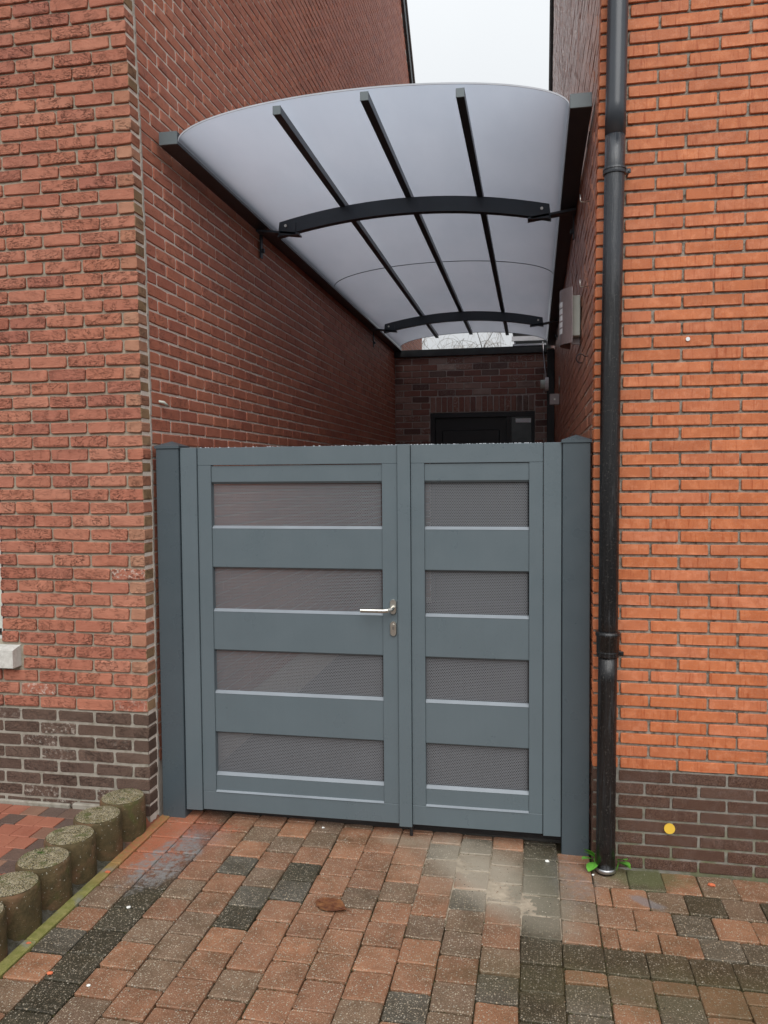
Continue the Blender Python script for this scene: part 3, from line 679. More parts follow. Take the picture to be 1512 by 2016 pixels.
def branch(p, d, ln, r, lev, kb):
    pts = [p]; rr = [r]; n = 5
    for i in range(n):
        d = (d + Vector((rnd.gauss(0, .16), rnd.gauss(0, .16), rnd.gauss(0, .10) - (.10 * lev if lev > 1 else -.03)))).normalized(); p = p + d * ln / n; pts.append(p); rr.append(r * (1 - .75 * (i + 1) / n))
    kb.tube(pts, rr, 5 if lev < 2 else 3, False)
    if lev < 4:
        for c in range(5 if lev < 2 else 3):
            i = rnd.randrange(1, n + 1); a = rnd.uniform(0, 2 * PI); nd = (d * .5 + Vector((math.cos(a), math.sin(a), .35 if lev < 2 else -.25))).normalized()
            branch(pts[i], nd, ln * rnd.uniform(.5, .75), rr[i] * .62 + .003, lev + 1, kb)
tree = empty('willow_tree', (-2.1, 25, -.14), label='bare drooping willow standing far behind the rear wall', cat='tree')
k = MB(); k.tube([(0, 0, 0), (.05, 0, 1.4), (-.05, .1, 2.9), (.02, .1, 4.2)], [.22, .17, .14, .11], 10); k.build('trunk', M['hazed_bark'], tree, smooth=True)
k = MB()
for q in range(5): a = q * 1.25; branch(Vector((.0, .1, 3.0 + q * .2)), Vector((math.cos(a) * .55, math.sin(a) * .55, .9)).normalized(), rnd.uniform(2.2, 3.0), .07, 0, k)
k.build('crown', M['hazed_bark'], tree)

# ------------------------------------------------------------------ canopy
cn = empty('alley_canopy', (-.785, 3.74, 3.29), label='dark arched canopy with white opal sheet spanning the alley between both houses', cat='canopy')
def cpart(mb, name, m, parent=cn, **kw):
    o = mb.build(name, m, parent, **kw); o.location = (.785, -3.74, -3.29) if parent is cn else (0, 0, 0); return o
for (a, b) in ((-1.818, -1.722), (.152, .248)):
    k = MB(); k.box(a, b, 3.745, 10.46, 3.29, 3.352, b=.002); o = cpart(k, 'side_beam', M['alu'])
    k = MB(); k.box(a, b, 3.738, 3.7445, 3.289, 3.353, b=.002); cpart(k, 'end_cap', M['alu_end'], o)
def arcz(x): u = (x + .785) / .935; return 3.305 + .165 * math.sqrt(max(0, 1 - u * u))
for x, dz in ((-1.212, 0), (-.785, .026), (-.337, 0)):
    k = MB(); k.box(x - .0195, x + .0195, 3.745, 10.12, 3.385 + dz, 3.425 + dz, b=.0015); o = cpart(k, 'purlin', M['alu'])
    k = MB(); k.box(x - .020, x + .020, 3.738, 3.7445, 3.384 + dz, 3.426 + dz, b=.0015); cpart(k, 'end_cap', M['alu_end'], o)
for (ya, x0, x1) in ((5.07, -1.635, .085), (8.67, -1.612, .078)):
    k = MB(); n = 24; top = []; bot = []
    for i in range(n + 1):
        x = x0 + (x1 - x0) * i / n; u = (x - (x0 + x1) / 2) / ((x1 - x0) / 2); z = 3.311 + .100 * (1 - u * u) ** 1.0; sl = -u * .13; top.append((x, z)); bot.append((x + sl * .09 * -1, z - .094))
    pts = bot + top[::-1]
    vs = [(p[0], ya, p[1]) for p in bot + top] + [(p[0], ya + .05, p[1]) for p in bot + top]; N = n + 1; fs = []
    for i in range(n):
        fs += [(i, i + 1, N + i + 1, N + i), (2 * N + i, 2 * N + N + i, 2 * N + N + i + 1, 2 * N + i + 1), (i, 2 * N + i, 2 * N + i + 1, i + 1), (N + i, N + i + 1, 3 * N + i + 1, 3 * N + i)]
    fs += [(0, N, 3 * N, 2 * N), (n, 2 * N + n, 3 * N + n, N + n)]
    k.add(vs, fs); ab = cpart(k, 'arch_beam', M['alu'])
    for sgn, xe in ((1, x0), (-1, x1)):
        k = MB(); k.box(min(xe + sgn * .002, xe + sgn * .11), max(xe + sgn * .002, xe + sgn * .11), ya - .006, ya - .001, 3.225, 3.308)
        k.prism([(xe - sgn * .16, 3.276), (xe + sgn * .13, 3.236), (xe + sgn * .13, 3.224), (xe - sgn * .16, 3.262)], 'y', ya - .006, ya + .07); cpart(k, 'bracket', M['alu'], ab)
        k = MB(); k.tube([(xe + sgn * .045, ya - .014, 3.283), (xe + sgn * .045, ya - .005, 3.283)], .009, 10); cpart(k, 'bolt', M['steel'], ab)
for (y0, y1) in ((3.745, 6.85), (6.853, 10.30)):
    k = MB(); n = 48
    xs_ = [-.785 - .935 * math.cos(PI * i / n) for i in range(n + 1)]
    k.add([(a, y, arcz(a)) for a in xs_ for y in (y0, y1)], [(2 * i, 2 * i + 2, 2 * i + 3, 2 * i + 1) for i in range(n)])
    o = cpart(k, 'roof_sheet', M['opal'], smooth=True)
    for ye in (y0, y1 - .003):
        k = MB(); ring = [(a, ye + dy, arcz(a) + dz) for a in xs_ for dy, dz in ((0, -.004), (.003, -.004), (.003, .004), (0, .004))]
        k.add(ring, [(4 * i + q, 4 * i + (q + 1) % 4, 4 * i + 4 + (q + 1) % 4, 4 * i + 4 + q) for i in range(n) for q in range(4)] + [(0, 1, 2, 3), (4 * n, 4 * n + 3, 4 * n + 2, 4 * n + 1)])
        cpart(k, 'edge_profile', M['opal_rim'] if y0 < 4 and ye < 4 else M['alu_end'], o)
for yb in (5.22, 9.05):
    for xw, sg in ((XL, 1), (XR, -1)):
        k = MB(); a, b = sorted((xw + sg * .003, xw + sg * .012)); k.box(a, b, yb - .02, yb + .02, 3.13, 3.30); a, b = sorted((xw + sg * .012, xw + sg * .03)); k.box(a, b, yb - .012, yb + .012, 3.165, 3.19); br_ = cpart(k, 'wall_bracket', M['alu'])

# ------------------------------------------------------------------ gate
gt = empty('double_gate', (-.775, 3.6, -.02), label='grey blue aluminium double gate with perforated strips between two square posts', cat='gate')
def gp(mb, name, m, parent=gt, **kw):
    o = mb.build(name, m, parent, **kw)
    if parent is gt: o.location = (.775, -3.6, .02)
    return o
for a, b, zb in ((-1.792, -1.676, .0), (.119, .238, -.038)):
    k = MB(); k.box(a, b, 3.585, 3.70, zb - .05, 1.797, b=.003); po = gp(k, 'post', M['gate_post'])
    k = MB(); m_ = (a + b) / 2; e = .005
    k.add([(a - e, 3.580, 1.7975), (b + e, 3.580, 1.7975), (b + e, 3.705, 1.7975), (a - e, 3.705, 1.7975), (a - e, 3.580, 1.810), (b + e, 3.580, 1.810), (b + e, 3.705, 1.810), (a - e, 3.705, 1.810), (m_, 3.6425, 1.834)],
          [(3, 2, 1, 0), (0, 1, 5, 4), (1, 2, 6, 5), (2, 3, 7, 6), (3, 0, 4, 7), (4, 5, 8), (5, 6, 8), (6, 7, 8), (7, 4, 8)]); gp(k, 'post_cap', M['gate_post'], po)
for a, b in ((-1.673, -1.590), (.038, .116)):
    k = MB(); k.box(a, b, 3.597, 3.66, .036, 1.800, b=.002); gp(k, 'hinge_stile', M['gate'])
def perf(W, H, m, pitch=.008, rad=.0026):
    key = 'perforated_panel_%d' % round(W * 1000); nx = int(W / pitch); dz_ = pitch * .8660254; nz = int(H / dz_) + 1
    hx = [(math.sin(PI / 3 * i) * pitch / math.sqrt(3), math.cos(PI / 3 * i) * pitch / math.sqrt(3)) for i in range(6)]; hi = [(p[0] / (pitch / math.sqrt(3)) * rad, p[1] / (pitch / math.sqrt(3)) * rad) for p in hx]
    C = np.array([(i * pitch + (pitch / 2 if j % 2 else 0) - W / 2, j * dz_ - H / 2) for j in range(nz) for i in range(nx)])
    ring = np.array(hx + hi); V = (C[:, None, :] + ring[None]).reshape(-1, 2); n = len(C)
    V3 = np.zeros((len(V), 3)); V3[:, 0] = V[:, 0]; V3[:, 2] = V[:, 1]
    q = np.array([(i, (i + 1) % 6, 6 + (i + 1) % 6, 6 + i) for i in range(6)]); F = (q[None] + (np.arange(n) * 12)[:, None, None]).reshape(-1, 4)
    me = bpy.data.meshes.new('perforated_panel'); me.vertices.add(len(V3)); me.vertices.foreach_set('co', V3.ravel()); me.loops.add(F.size); me.loops.foreach_set('vertex_index', F.ravel().astype(np.int32))
    me.polygons.add(len(F)); me.polygons.foreach_set('loop_start', np.arange(0, F.size, 4, dtype=np.int32)); me.update(calc_edges=True); me.validate(); me.materials.append(m); return me
ZB = [(1.712, 1.626), (1.424, 1.223), (1.024, .823), (.625, .421), (.223, .134)]
def leaf(x0, x1, xi0, xi1, label):
    k = MB(); k.box(x0, x1, 3.606, 3.645, 1.715, 1.799, b=.0015); lf = gp(k, 'gate_leaf', M['gate'], label=label)
    k = MB(); k.box(x0, x1, 3.606, 3.645, .040, .131, b=.0015); gp(k, 'bottom_rail', M['gate'], lf)
    for a, b in ((x0, xi0), (xi1, x1)): k = MB(); k.box(a, b, 3.606, 3.645, .1315, 1.7145, b=.0015); gp(k, 'stile', M['gate'], lf)
    for i, (t, bt) in enumerate(ZB):
        c = .010; tt, bb = (t, bt)
        pr = [(3.638, bb), (3.613, bb + (c if i < 4 else 0)), (3.613, tt - (c if i > 0 else 0)), (3.628 if i > 0 else 3.613, tt), (3.638, tt)]
        if i == 0: pr = [(3.638, bb), (3.623, bb), (3.613, bb + c), (3.613, tt), (3.638, tt)]
        elif i < 4: pr = [(3.638, bb), (3.620, bb), (3.613, bb + c * .6), (3.613, tt - c), (3.627, tt), (3.638, tt)]
        else: pr = [(3.638, bb), (3.613, bb), (3.613, tt - c), (3.627, tt), (3.638, tt)]
        k = MB(); k.prism(pr, 'x', xi0 + .0008, xi1 - .0008); gp(k, 'board', M['gate'], lf)
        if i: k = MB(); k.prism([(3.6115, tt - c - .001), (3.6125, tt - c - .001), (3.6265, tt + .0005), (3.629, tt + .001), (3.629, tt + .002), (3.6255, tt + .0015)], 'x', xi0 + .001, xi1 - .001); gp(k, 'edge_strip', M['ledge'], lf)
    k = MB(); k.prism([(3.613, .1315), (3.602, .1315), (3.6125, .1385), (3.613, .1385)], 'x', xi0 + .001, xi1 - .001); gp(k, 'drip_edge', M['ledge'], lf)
    me = perf(xi1 - xi0 - .002, .206, M['gate_mesh'])
    for i in range(4):
        zc = (ZB[i][1] + ZB[i + 1][0]) / 2; link('perforated_panel', me, lf, ((xi0 + xi1) / 2, 3.634, zc))
    return lf
l1 = leaf(-1.588, -.6185, -1.5215, -.690, 'wide left leaf with steel lever handle')
l2 = leaf(-.5555, .036, -.4935, -.025, 'narrow right leaf without handle')
k = MB(); k.box(-.617, -.557, 3.594, 3.648, .030, 1.801, b=.002); gp(k, 'meeting_strip', M['gate'], l2)
k = MB(); k.tube([(-.565, 3.625, .06), (-.565, 3.625, -.02)], .008, 8); gp(k, 'drop_bolt', M['black'], l2)
def plate(xc, zc, w_, h_, y0, y1, seg=14):
    r = w_ / 2; pts = [(xc + r * math.cos(PI * i / seg), zc + h_ / 2 - r + r * math.sin(PI * i / seg)) for i in range(seg + 1)] + [(xc - r * math.cos(PI * i / seg), zc - h_ / 2 + r - r * math.sin(PI * i / seg)) for i in range(seg + 1)]
    p2 = [(xc + (p[0] - xc) * .86, zc + (p[1] - zc) * .94) for p in pts]; n = len(pts); k = MB()
    k.add([(p[0], y1, p[1]) for p in pts] + [(p[0], y0 + .003, p[1]) for p in pts] + [(p[0], y0, p[1]) for p in p2], [(i, (i + 1) % n, n + (i + 1) % n, n + i) for i in range(n)] + [(n + i, n + (i + 1) % n, 2 * n + (i + 1) % n, 2 * n + i) for i in range(n)] + [tuple(range(2 * n, 3 * n))]); return k
hx_ = -.640
k = plate(hx_, 1.056, .031, .070, 3.596, 3.606)
k.tube([(hx_, 3.600, 1.054), (hx_, 3.575, 1.052), (hx_ - .004, 3.560, 1.050), (hx_ - .018, 3.548, 1.047), (hx_ - .034, 3.545, 1.045), (hx_ - .142, 3.545, 1.045)], .0095, 12); gp(k, 'handle', M['steel'], l1, smooth=False)
k = plate(hx_, .955, .031, .070, 3.596, 3.606); o = gp(k, 'lock_plate', M['steel'], l1)
k = plate(hx_, .962, .017, .033, 3.5935, 3.599); ko = gp(k, 'cylinder_lock', M['steel'], l1)
k = MB(); k.box(hx_ - .0015, hx_ + .0015, 3.5925, 3.595, .952, .966); gp(k, 'keyhole', M['black'], l1)
# rain drops standing along the top of the gate
k = MB(); q = -1.58
while q < .03:
    r = rnd.uniform(.0015, .0045); bm = bmesh.new(); bmesh.ops.create_icosphere(bm, subdivisions=1, radius=r); k.bm(bm, Matrix.Translation((q, rnd.uniform(3.609, 3.63), 1.800)) @ Matrix.Diagonal((1.4, 1, .6, 1))); q += rnd.uniform(.004, .02) * (1 if q > -.9 else 3)
s = NT('water_drop'); M['drop'] = s.done((.55, .58, .62), .08, None, 0, .8)
o = gp(k, 'water_drops', M['drop'], smooth=True); o['kind'] = 'stuff'

# ------------------------------------------------------------------ drainpipe on the right corner
dp = empty('drainpipe', (.298, 3.455, 0), label='black drainpipe in front of the orange brick corner', cat='drainpipe')
def dpp(k, n, m, **kw): o = k.build(n, m, dp, **kw); o.location = (-.298, -3.455, 0); return o
PXs = [(-.05, .2975), (.23, .2985), (1.1, .304), (2.1, .3085), (3.57, .329), (4.2, .340), (6.2, .36)]
def pxc(z): return float(np.interp(z, [p[0] for p in PXs], [p[1] for p in PXs]))
YP = 3.455
def pipe(z0, z1, r, name, m):
    k = MB(); n = max(2, int((z1 - z0) / .12)); k.tube([(pxc(z0 + (z1 - z0) * i / n), YP, z0 + (z1 - z0) * i / n) for i in range(n + 1)], r, 28); return dpp(k, name, m, smooth=True)
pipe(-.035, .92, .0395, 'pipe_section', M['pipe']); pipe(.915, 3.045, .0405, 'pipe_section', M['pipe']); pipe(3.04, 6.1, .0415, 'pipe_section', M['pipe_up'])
k = MB(); k.tube([(pxc(z), YP, z) for z in (.905, .91, .975, .98, .985, .995, 1.0)], [.041, .0465, .0475, .051, .0515, .051, .042], 28); dpp(k, 'socket', M['pipe'], smooth=True)
def clip(z, r):
    k = MB(); k.tube([(pxc(z), YP, z + d) for d in (-.013, -.012, -.005, -.004, .004, .005, .012, .013)], [r - .004, r + .002, r + .003, r, r, r + .003, r + .002, r - .004], 28)
    k.box(pxc(z) + r - .004, pxc(z) + r + .020, YP - .004, YP + .004, z - .010, z + .010, b=.003); k.tube([(pxc(z) + r + .011, YP - .009, z), (pxc(z) + r + .011, YP + .06, z)], .004, 8); dpp(k, 'pipe_clip', M['pipe'], smooth=False)
clip(.905, .0445); clip(2.895, .0445)
k = MB(); k.tube([(.2975, YP, z) for z in (-.03, -.028, -.014, -.012)], [.040, .0425, .0425, .040], 28); dpp(k, 'base_ring', M['zinc'], smooth=True)

# ------------------------------------------------------------------ wall lamp, sensor and small wall things
lp = empty('wall_lamp', (.245, 4.60, 2.53), label='slotted metal wall lamp with white back box on the right alley wall', cat='wall lamp')
k = MB(); k.box(-.047, -.002, -.07, .10, -.115, .105, b=.004); k.build('lamp_body', M['cream'], lp)
k = MB(); n = 16; oc = []; ic = []
for i in range(n + 1):
    t = -1 + 2 * i / n; xx = -.048 - .062 * (1 - abs(t) ** 2.2); yy = .02 + t * .125; oc.append((xx, yy)); ic.append((xx + .003, yy))
for i in range(n):
    pts = [oc[i], oc[i + 1], ic[i + 1], ic[i]]; k.prism(pts, 'z', -.155, .145)
k.build('lamp_cover', M['silver'], lp, smooth=False)
for q in range(5):
    k = MB(); z = .062 - q * .036; pts = [(oc[i][0] - .0012, oc[i][1]) for i in (4, 5, 6, 7, 8, 9)]; k.prism(pts + [(p[0] + .001, p[1]) for p in pts[::-1]], 'z', z - .013, z + .015); k.build('light_slot', M['white'], lp)
k = MB(); k.box(-.045, -.003, .0, .015, -.15, -.118); k.build('lamp_socket', M['silver'], lp)
sn = empty('security_sensor', (XR, 8.3, 2.57), label='dark round security sensor with chrome rim on the right alley wall above a junction box', cat='sensor')
k = MB(); k.tube([(-.14, 0, 0), (-.14, -.0, .0), (-.002, 0, 0)], [.055, .066, .066], 20); k.build('sensor_body', M['black'], sn, smooth=True)
k = MB(); k.tube([(-.145, 0, .0), (-.110, 0, .0)], .069, 20); k.build('chrome_ring', M['white'], sn)
k = MB(); k.tube([(-.010, 0, 0), (-.001, 0, 0)], .078, 24); k.build('mounting_ring', M['steel'], sn)
k = MB(); k.tube([(-.19, 0, 0), (-.146, 0, 0)], .045, 16); k.build('lens', M['cream'], sn)
jb = empty('junction_box', (XR, 8.3, 2.415), label='small grey junction box mounted below the security sensor', cat='junction box')
k = MB(); k.box(-.10, -.002, -.03, .03, -.055, .055, b=.004); k.build('box_body', M['silver'], jb); k = MB(); k.tube([(-.05, -.034, .0), (-.05, -.029, 0)], .01, 8); k.build('knob', M['steel'], jb)
for (z, l_) in ((2.96, 'topmost'), (2.56, 'middle')):
    k = MB(); k.tube([(XR + .01, 4.0, z), (XR - .03, 4.0, z), (XR - .032, 4.0, z + .006), (XR - .032, 4.0, z + .035)], .0028, 6)
    tag(k.build('wall_hook', M['steel'], smooth=True), 'small bent steel hook in the right alley wall, ' + ('near the canopy beam' if l_ == 'topmost' else 'just above the wall lamp'), 'hook', 'hooks in the right alley wall')
k = MB(); k.tube([(XR + .01, 3.98, 2.225), (XR - .01, 3.98, 2.225)] + [(XR - .030 - .020 * math.cos(a), 3.98, 2.215 + .022 * math.sin(a)) for a in [PI - .6 - i * .5 for i in range(10)]], .0025, 6)
tag(k.build('wall_hook', M['black'], smooth=True), 'round open dark ring hook in the right alley wall below the lamp', 'hook', 'hooks in the right alley wall')
k = MB(); k.tube([(.566, 3.5155, .146), (.566, 3.511, .146)], .0225, 28); tag(k.build('marker_disc', M['yellow']), 'round yellow disc stuck on the brown brick base of the right house', 'marker')
k = MB(); k.tube([(.622, 3.5175, 2.215), (.622, 3.514, 2.215)], .0085, 14); tag(k.build('wall_plug', M['white']), 'small pale round plug in an orange brick beside a head joint', 'wall plug')
k = MB(); k.tube([(-1.83, 3.69, 2.035), (-1.805, 3.71, 2.03), (-1.797, 3.735, 2.015)], .007, 8); tag(k.build('cable_stub', M['cream'], smooth=True), 'short white cable end sticking out of the left wall beside the corner joint', 'cable')

# ------------------------------------------------------------------ palisade posts, kerb, haunch
where = ['against the dark brick base of the left house', 'second from the house wall', 'third from the house wall with dark lichen spots', 'fourth from the house wall with bright green moss', 'fifth from the house wall, the last one seen almost whole', 'cut by the left photo edge, sixth from the wall', 'nearest to the viewer and mostly outside the photo']
PC = [(-1.915, 3.385), (-1.925, 3.185), (-1.935, 2.985), (-1.925, 2.785), (-1.925, 2.585), (-1.925, 2.385), (-1.93, 2.185)]
for i, (px_, py_) in enumerate(PC):
    px_ += .022
    top = .170 - i * .002; e = empty('palisade_post', (px_, py_, -.05), label='mossy round concrete edging post, ' + where[i], cat='edging post', group='round concrete posts edging the terrace')
    k = MB(); seg = 36; rg = []; H = top + .05
    prof = [(.0, .102), (.05, .103), (.12, .1025), (H - .012, .1018), (H - .004, .0988), (H, .0943)]
    vs = []; fs = []
    for (z, r) in prof:
        for a in range(seg): t = 2 * PI * a / seg; d = 1 + .018 * noise.noise(Vector((math.cos(t) * 3 + i * 9, math.sin(t) * 3, z * 22))); vs.append((r * d * math.cos(t), r * d * math.sin(t), z + (.003 * noise.noise(Vector((t * 3, i, 0))) if z > H - .02 else 0)))
    for j in range(len(prof) - 1):
        for a in range(seg): fs.append((j * seg + a, j * seg + (a + 1) % seg, (j + 1) * seg + (a + 1) % seg, (j + 1) * seg + a))
    k.cr = rnd.random(); k.add(vs, fs); k.build('post_side', M['post_side'], e, smooth=True)
    k = MB(); vs = [(0, 0, H + .004)]; fs = []; last = (len(prof) - 1)
    rr_ = [.018, .036, .054, .074, .0938]
    for r in rr_:
        for a in range(seg): t = 2 * PI * a / seg; x, y = r * math.cos(t), r * math.sin(t); vs.append((x, y, H + .001 + (.0045 * noise.noise(Vector((x * 45 + i * 5, y * 45, 0))) + .003) * (1 if r < .09 else 0)))
    fs += [(0, 1 + a, 1 + (a + 1) % seg) for a in range(seg)]
    for j in range(4):
        for a in range(seg): fs.append((1 + j * seg + a, 1 + (j + 1) * seg + a, 1 + (j + 1) * seg + (a + 1) % seg, 1 + j * seg + (a + 1) % seg))
    k.cr = rnd.random(); k.add(vs, fs); k.build('post_top', M['post_top'], e, smooth=True)
    # moss tufts
    nm_ = {0: 60, 1: 40, 2: 30, 3: 420, 4: 60}.get(i, 30); k = MB()
    for q in range(nm_):
        if i == 3: t = rnd.gauss(2.6, .5); r = .05 + rnd.gauss(0, .022)
        else: t = rnd.uniform(0, 2 * PI); r = rnd.choice((.09, .06, .085)) * rnd.uniform(.7, 1)
        if r > .095: continue
        x, y = r * math.cos(t), r * math.sin(t)
        for b_ in range(3): a = rnd.uniform(0, 2 * PI); l_ = rnd.uniform(.003, .008); k.add([(x, y, H), (x + .003 * math.cos(a), y + .003 * math.sin(a), H), (x + l_ * math.cos(a + .5), y + l_ * math.sin(a + .5), H + l_ * rnd.uniform(.5, 1.2))], [(0, 1, 2)])
    k.build('moss', M['moss'], e, kind='stuff')
def leafblade(k, base, tip, wd, droop=.0, n=5):
    base, tip = Vector(base), Vector(tip); d = tip - base; s_ = d.cross(Vector((0, .3, 1))).normalized() * wd; vs = []; up = Vector((0, -.4, 1)) * wd * .25
    for i in range(n + 1):
        t = i / n; c = base + d * t + Vector((0, 0, -droop * t * t)); w_ = math.sin(PI * min(1, t * .93 + .06)) ** .8
        vs += [c - s_ * w_ + up * w_, c, c + s_ * w_ + up * w_]
    k.add(vs, [(3 * i + a, 3 * i + a + 1, 3 * i + a + 4, 3 * i + a + 3) for i in range(n) for a in (0, 1)])
pl = empty('weed', (-1.99, 2.88, .115), label='tiny bright green weed on the rim of the mossiest round post', cat='weed')
for q in range(6): k = MB(); a = q * 1.05; leafblade(k, (0, 0, .0), (.022 * math.cos(a), .022 * math.sin(a), .016), .007); k.build('leaf', M['leaf_green'], pl, smooth=True)
def heightfield(x0, x1, y0, y1, nx, ny, f):
    k = MB(); vs = [(x0 + (x1 - x0) * i / nx, y0 + (y1 - y0) * j / ny) for i in range(nx + 1) for j in range(ny + 1)]; vs = [(x, y, f(x, y)) for x, y in vs]
    k.add(vs, [(i * (ny + 1) + j, (i + 1) * (ny + 1) + j, (i + 1) * (ny + 1) + j + 1, i * (ny + 1) + j + 1) for i in range(nx) for j in range(ny)]); return k
def haunch(x, y):
    g = min(abs(y - c[1]) for c in PC); base = -.012 + .035 * max(0, (-1.80 - x) / .14) ** 1.2
    lump = .045 * max(0, g - .055) / .045 * max(0, min(1, (-1.825 - x) / .06))
    return base + lump * (.6 + noise.noise(Vector((x * 9, y * 9, 0)))) + .010 * noise.noise(Vector((x * 60, y * 60, 3))) * min(1, (-1.80 - x) * 40)
haunch_o = heightfield(-1.995, -1.803, 1.2, 3.60, 34, 320, haunch).build('post_haunch', M['haunch'], smooth=True)
haunch_o['kind'] = 'stuff'; tag(haunch_o, 'rough grey mortar and dirt filling the foot of the round posts', 'mortar')
ke = empty('edging_kerb', (-1.78, 2.4, 0), label='narrow algae green concrete kerb running along the foot of the round posts', cat='kerb')
y = 3.62
for ln in (.52, .58, .5, .5, .5, .5):
    k = MB(); k.box(-.024, .0235, y - ln - 2.4 + .003, y - 2.4, -.15, gz(-1.78) + .004, b=.004); k.build('kerb_stone', M['kerb'], ke); y -= ln

# ------------------------------------------------------------------ loose things on the paving
def sand(x, y):
    def b(cx, cy, rx, ry, a): u, v = x - cx, y - cy; c_, s_ = math.cos(a), math.sin(a); u, v = (u * c_ + v * s_) / rx, (-u * s_ + v * c_) / ry; return math.exp(-(u * u + v * v))
    m = b(-.19, 3.26, .26, .085, -.75) + .7 * b(-.30, 3.40, .12, .05, -.6) + .55 * b(-.03, 3.10, .09, .07, 0)
    n = noise.noise(Vector((x * 14, y * 14, 1))) * .5 + noise.noise(Vector((x * 50, y * 50, 2))) * .35 + noise.noise(Vector((x * 160, y * 160, 2))) * .25
    return gz(x) + (-.0078 + .0074 * min(m, 1.0) + .0055 * n * (1 if m > .05 else 0))
o = heightfield(-.56, .10, 2.92, 3.62, 150, 150, sand).build('spilled_sand', M['sand'], smooth=True, kind='stuff'); tag(o, 'thin beige sand spill on the pavers before the narrow gate leaf', 'sand')
dl = empty('dead_leaf', (-.775, 2.955, gz(-.775) + .004), -.35, label='brown curled dead leaf lying on the terracotta pavers', cat='leaf')
k = MB(); vs = []; n = 14; m_ = 5
for i in range(n + 1):
    t = i / n; w_ = .050 * math.sin(PI * min(1, t + .02)) ** .7 * (1 - .15 * t) + .0005
    for j in range(-m_, m_ + 1):
        u = j / m_; vs.append((-.075 + .14 * t, w_ * u * (1 + .12 * noise.noise(Vector((t * 14, u, 0)))), .002 + .005 * abs(u) ** 1.5 * (.6 + noise.noise(Vector((t * 4, u * 2, 5)))) + .004 * noise.noise(Vector((t * 12, u * 5, 1)))))
W = 2 * m_ + 1; k.add(vs, [(i * W + j, (i + 1) * W + j, (i + 1) * W + j + 1, i * W + j + 1) for i in range(n) for j in range(2 * m_)]); k.build('blade', M['leaf_dead'], dl, smooth=True)
k = MB(); k.tube([(-.075, 0, .004), (.06, .0, .004), (.085, -.004, .006), (.105, -.012, .003)], [.0008, .0012, .0012, .0008], 5); k.build('stalk', M['leaf_dead'], dl)
def chip(x, y, r, m, name, label, cat, group):
    bm = bmesh.new(); bmesh.ops.create_icosphere(bm, subdivisions=1, radius=r)
    for v in bm.verts: v.co = Vector((v.co.x * rnd.uniform(.7, 1.3), v.co.y * rnd.uniform(.6, 1.1), v.co.z * rnd.uniform(.35, .6)))
    k = MB(); k.bm(bm); tag(k.build(name, M[m], loc=(x, y, gz(x) + r * .35)), label, cat, group)
for x, y, r, l_ in ((-1.765, 3.02, .013, 'on the kerb beside the third and fourth posts'), (-1.775, 2.50, .010, 'on the green kerb near the left photo edge'), (-1.60, 2.36, .011, 'at the edge of the dark paver band'), (.72, 3.43, .015, 'on the pavers below the brown brick base')):
    chip(x, y, r, 'chip_red', 'brick_chip', 'small bright orange brick chip ' + l_, 'brick chip', 'orange brick chips')
for x, y, r, l_ in ((-1.545, 2.79, .009, 'on the dark paver band at the left'), (.055, 3.50, .011, 'near the foot of the right gate post'), (-.99, 3.62, .008, 'under the wide gate leaf'), (.245, 3.42, .007, 'left of the drainpipe foot'), (-1.44, 2.33, .007, 'lower left on a terracotta paver')):
    chip(x, y, r, 'chip_white', 'white_pebble', 'small white pebble ' + l_, 'pebble', 'white pebbles')
for side, (bx, by), tips in (('left', (.262, 3.475), [(-.055, -.02, .085), (-.06, -.03, .045), (-.035, -.045, .002), (-.05, -.01, .065)]), ('right', (.345, 3.475), [(.05, -.03, .03), (.035, -.03, .055), (.055, -.02, .012)])):
    wd = empty('weed', (bx, by, -.035), label='bright green leafy weed growing ' + side + ' of the drainpipe foot', cat='weed')
    for t in tips:
        k = MB(); st = (t[0] * .2, t[1] * .2, .03 + t[2] * .3); leafblade(k, st, (t[0] * 1.05, t[1] * 1.3, t[2] + .02), .026, .010); k.build('leaf', M['leaf_green'], wd, smooth=True)
        k = MB(); k.tube([(0, 0, 0), st], .0012, 5); k.build('stem', M['leaf_green'], wd)

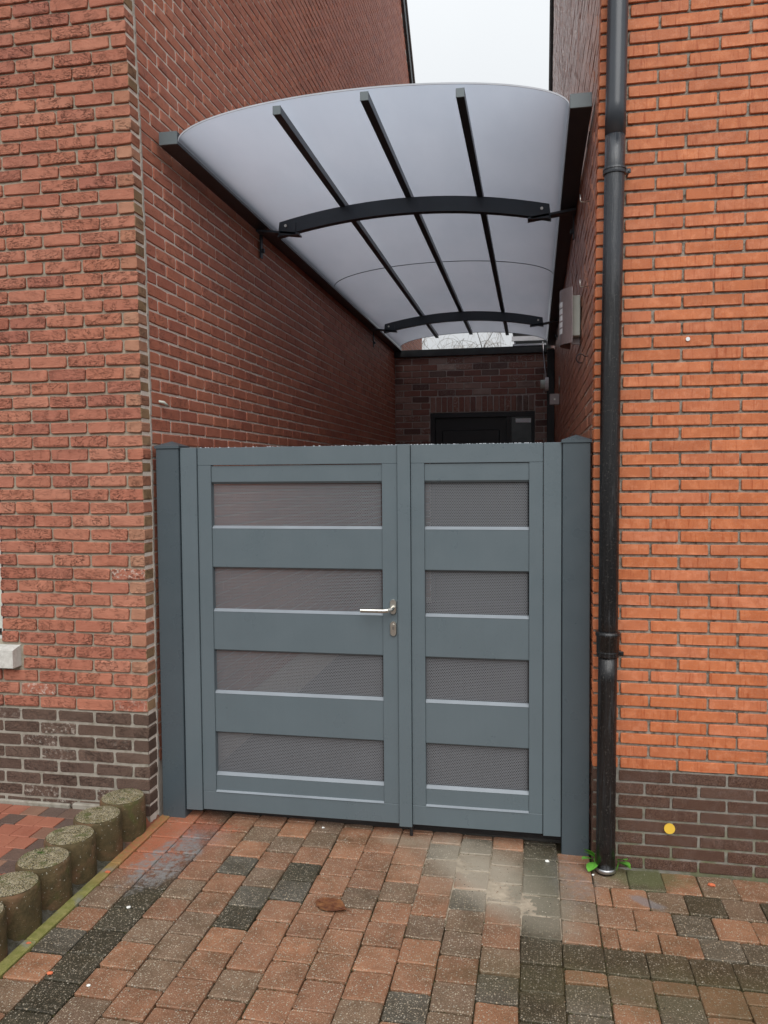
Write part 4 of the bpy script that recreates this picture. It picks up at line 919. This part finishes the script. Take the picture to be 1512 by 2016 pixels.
k = MB()
for q in range(2600):
    x = rnd.uniform(-1.75, 1.3); y = rnd.uniform(1.95, 3.6)
    if rnd.random() < .35: x, y = rnd.gauss(-.1, .28), rnd.gauss(3.25, .2)
    if y > 3.5 and x > .25: continue
    r = rnd.choice((.0008, .001, .0013, .0018, .0026)); k.cm = rnd.choice((0, 0, 1, 2)); a = rnd.uniform(0, 3); z = gz(x) + .0004
    c_, s_ = math.cos(a) * r, math.sin(a) * r; k.add([(x + c_, y + s_, z), (x - s_, y + c_, z), (x - c_, y - s_, z), (x + s_, y - c_, z), (x, y, z + r * .9)], [(0, 1, 4), (1, 2, 4), (2, 3, 4), (3, 0, 4)])
s = NT('grit_pale'); M['grit'] = s.done((.46, .41, .33), .8); s = NT('grit_dark'); M['grit_d'] = s.done((.045, .038, .03), .9); s = NT('grit_brown'); M['grit_b'] = s.done((.20, .12, .07), .9)
tag(k.build('grit', [M['grit'], M['grit_d'], M['grit_b']], kind='stuff'), 'fine grit scattered over the pavers', 'grit')
k = MB()
for a in stones:
    cx, cy = (a[0] + a[1]) / 2, (a[2] + a[3]) / 2
    if not (1.9 < cy < 3.6 and -1.8 < cx < 1.4): continue
    for q in range(14 if cx > .1 or cx < -1.4 else 7):
        if rnd.random() < .5: x, y = rnd.uniform(a[0], a[1]), a[2] + rnd.gauss(0, .0012)
        else: x, y = a[0] + rnd.gauss(0, .0012), rnd.uniform(a[2], a[3])
        if y > 3.5 and x > .25: continue
        if noise.noise(Vector((x * 5, y * 5, 4))) < -.05: continue
        z = gz(x) - .006
        for b in range(3): t = rnd.uniform(0, 2 * PI); l_ = rnd.uniform(.002, .0045); k.add([(x, y, z), (x + .003 * math.cos(t), y + .003 * math.sin(t), z), (x + l_ * math.cos(t + .6), y + l_ * math.sin(t + .6), z + l_ * 1.7)], [(0, 1, 2)])
s = NT('joint_moss'); M['jmoss'] = s.done(s.mix(s.noise(s.pos, 30, 3), (.055, .055, .018), (.11, .10, .035)), .95)
tag(k.build('joint_moss', M['jmoss'], kind='stuff'), 'short olive moss growing in the paver joints', 'moss')
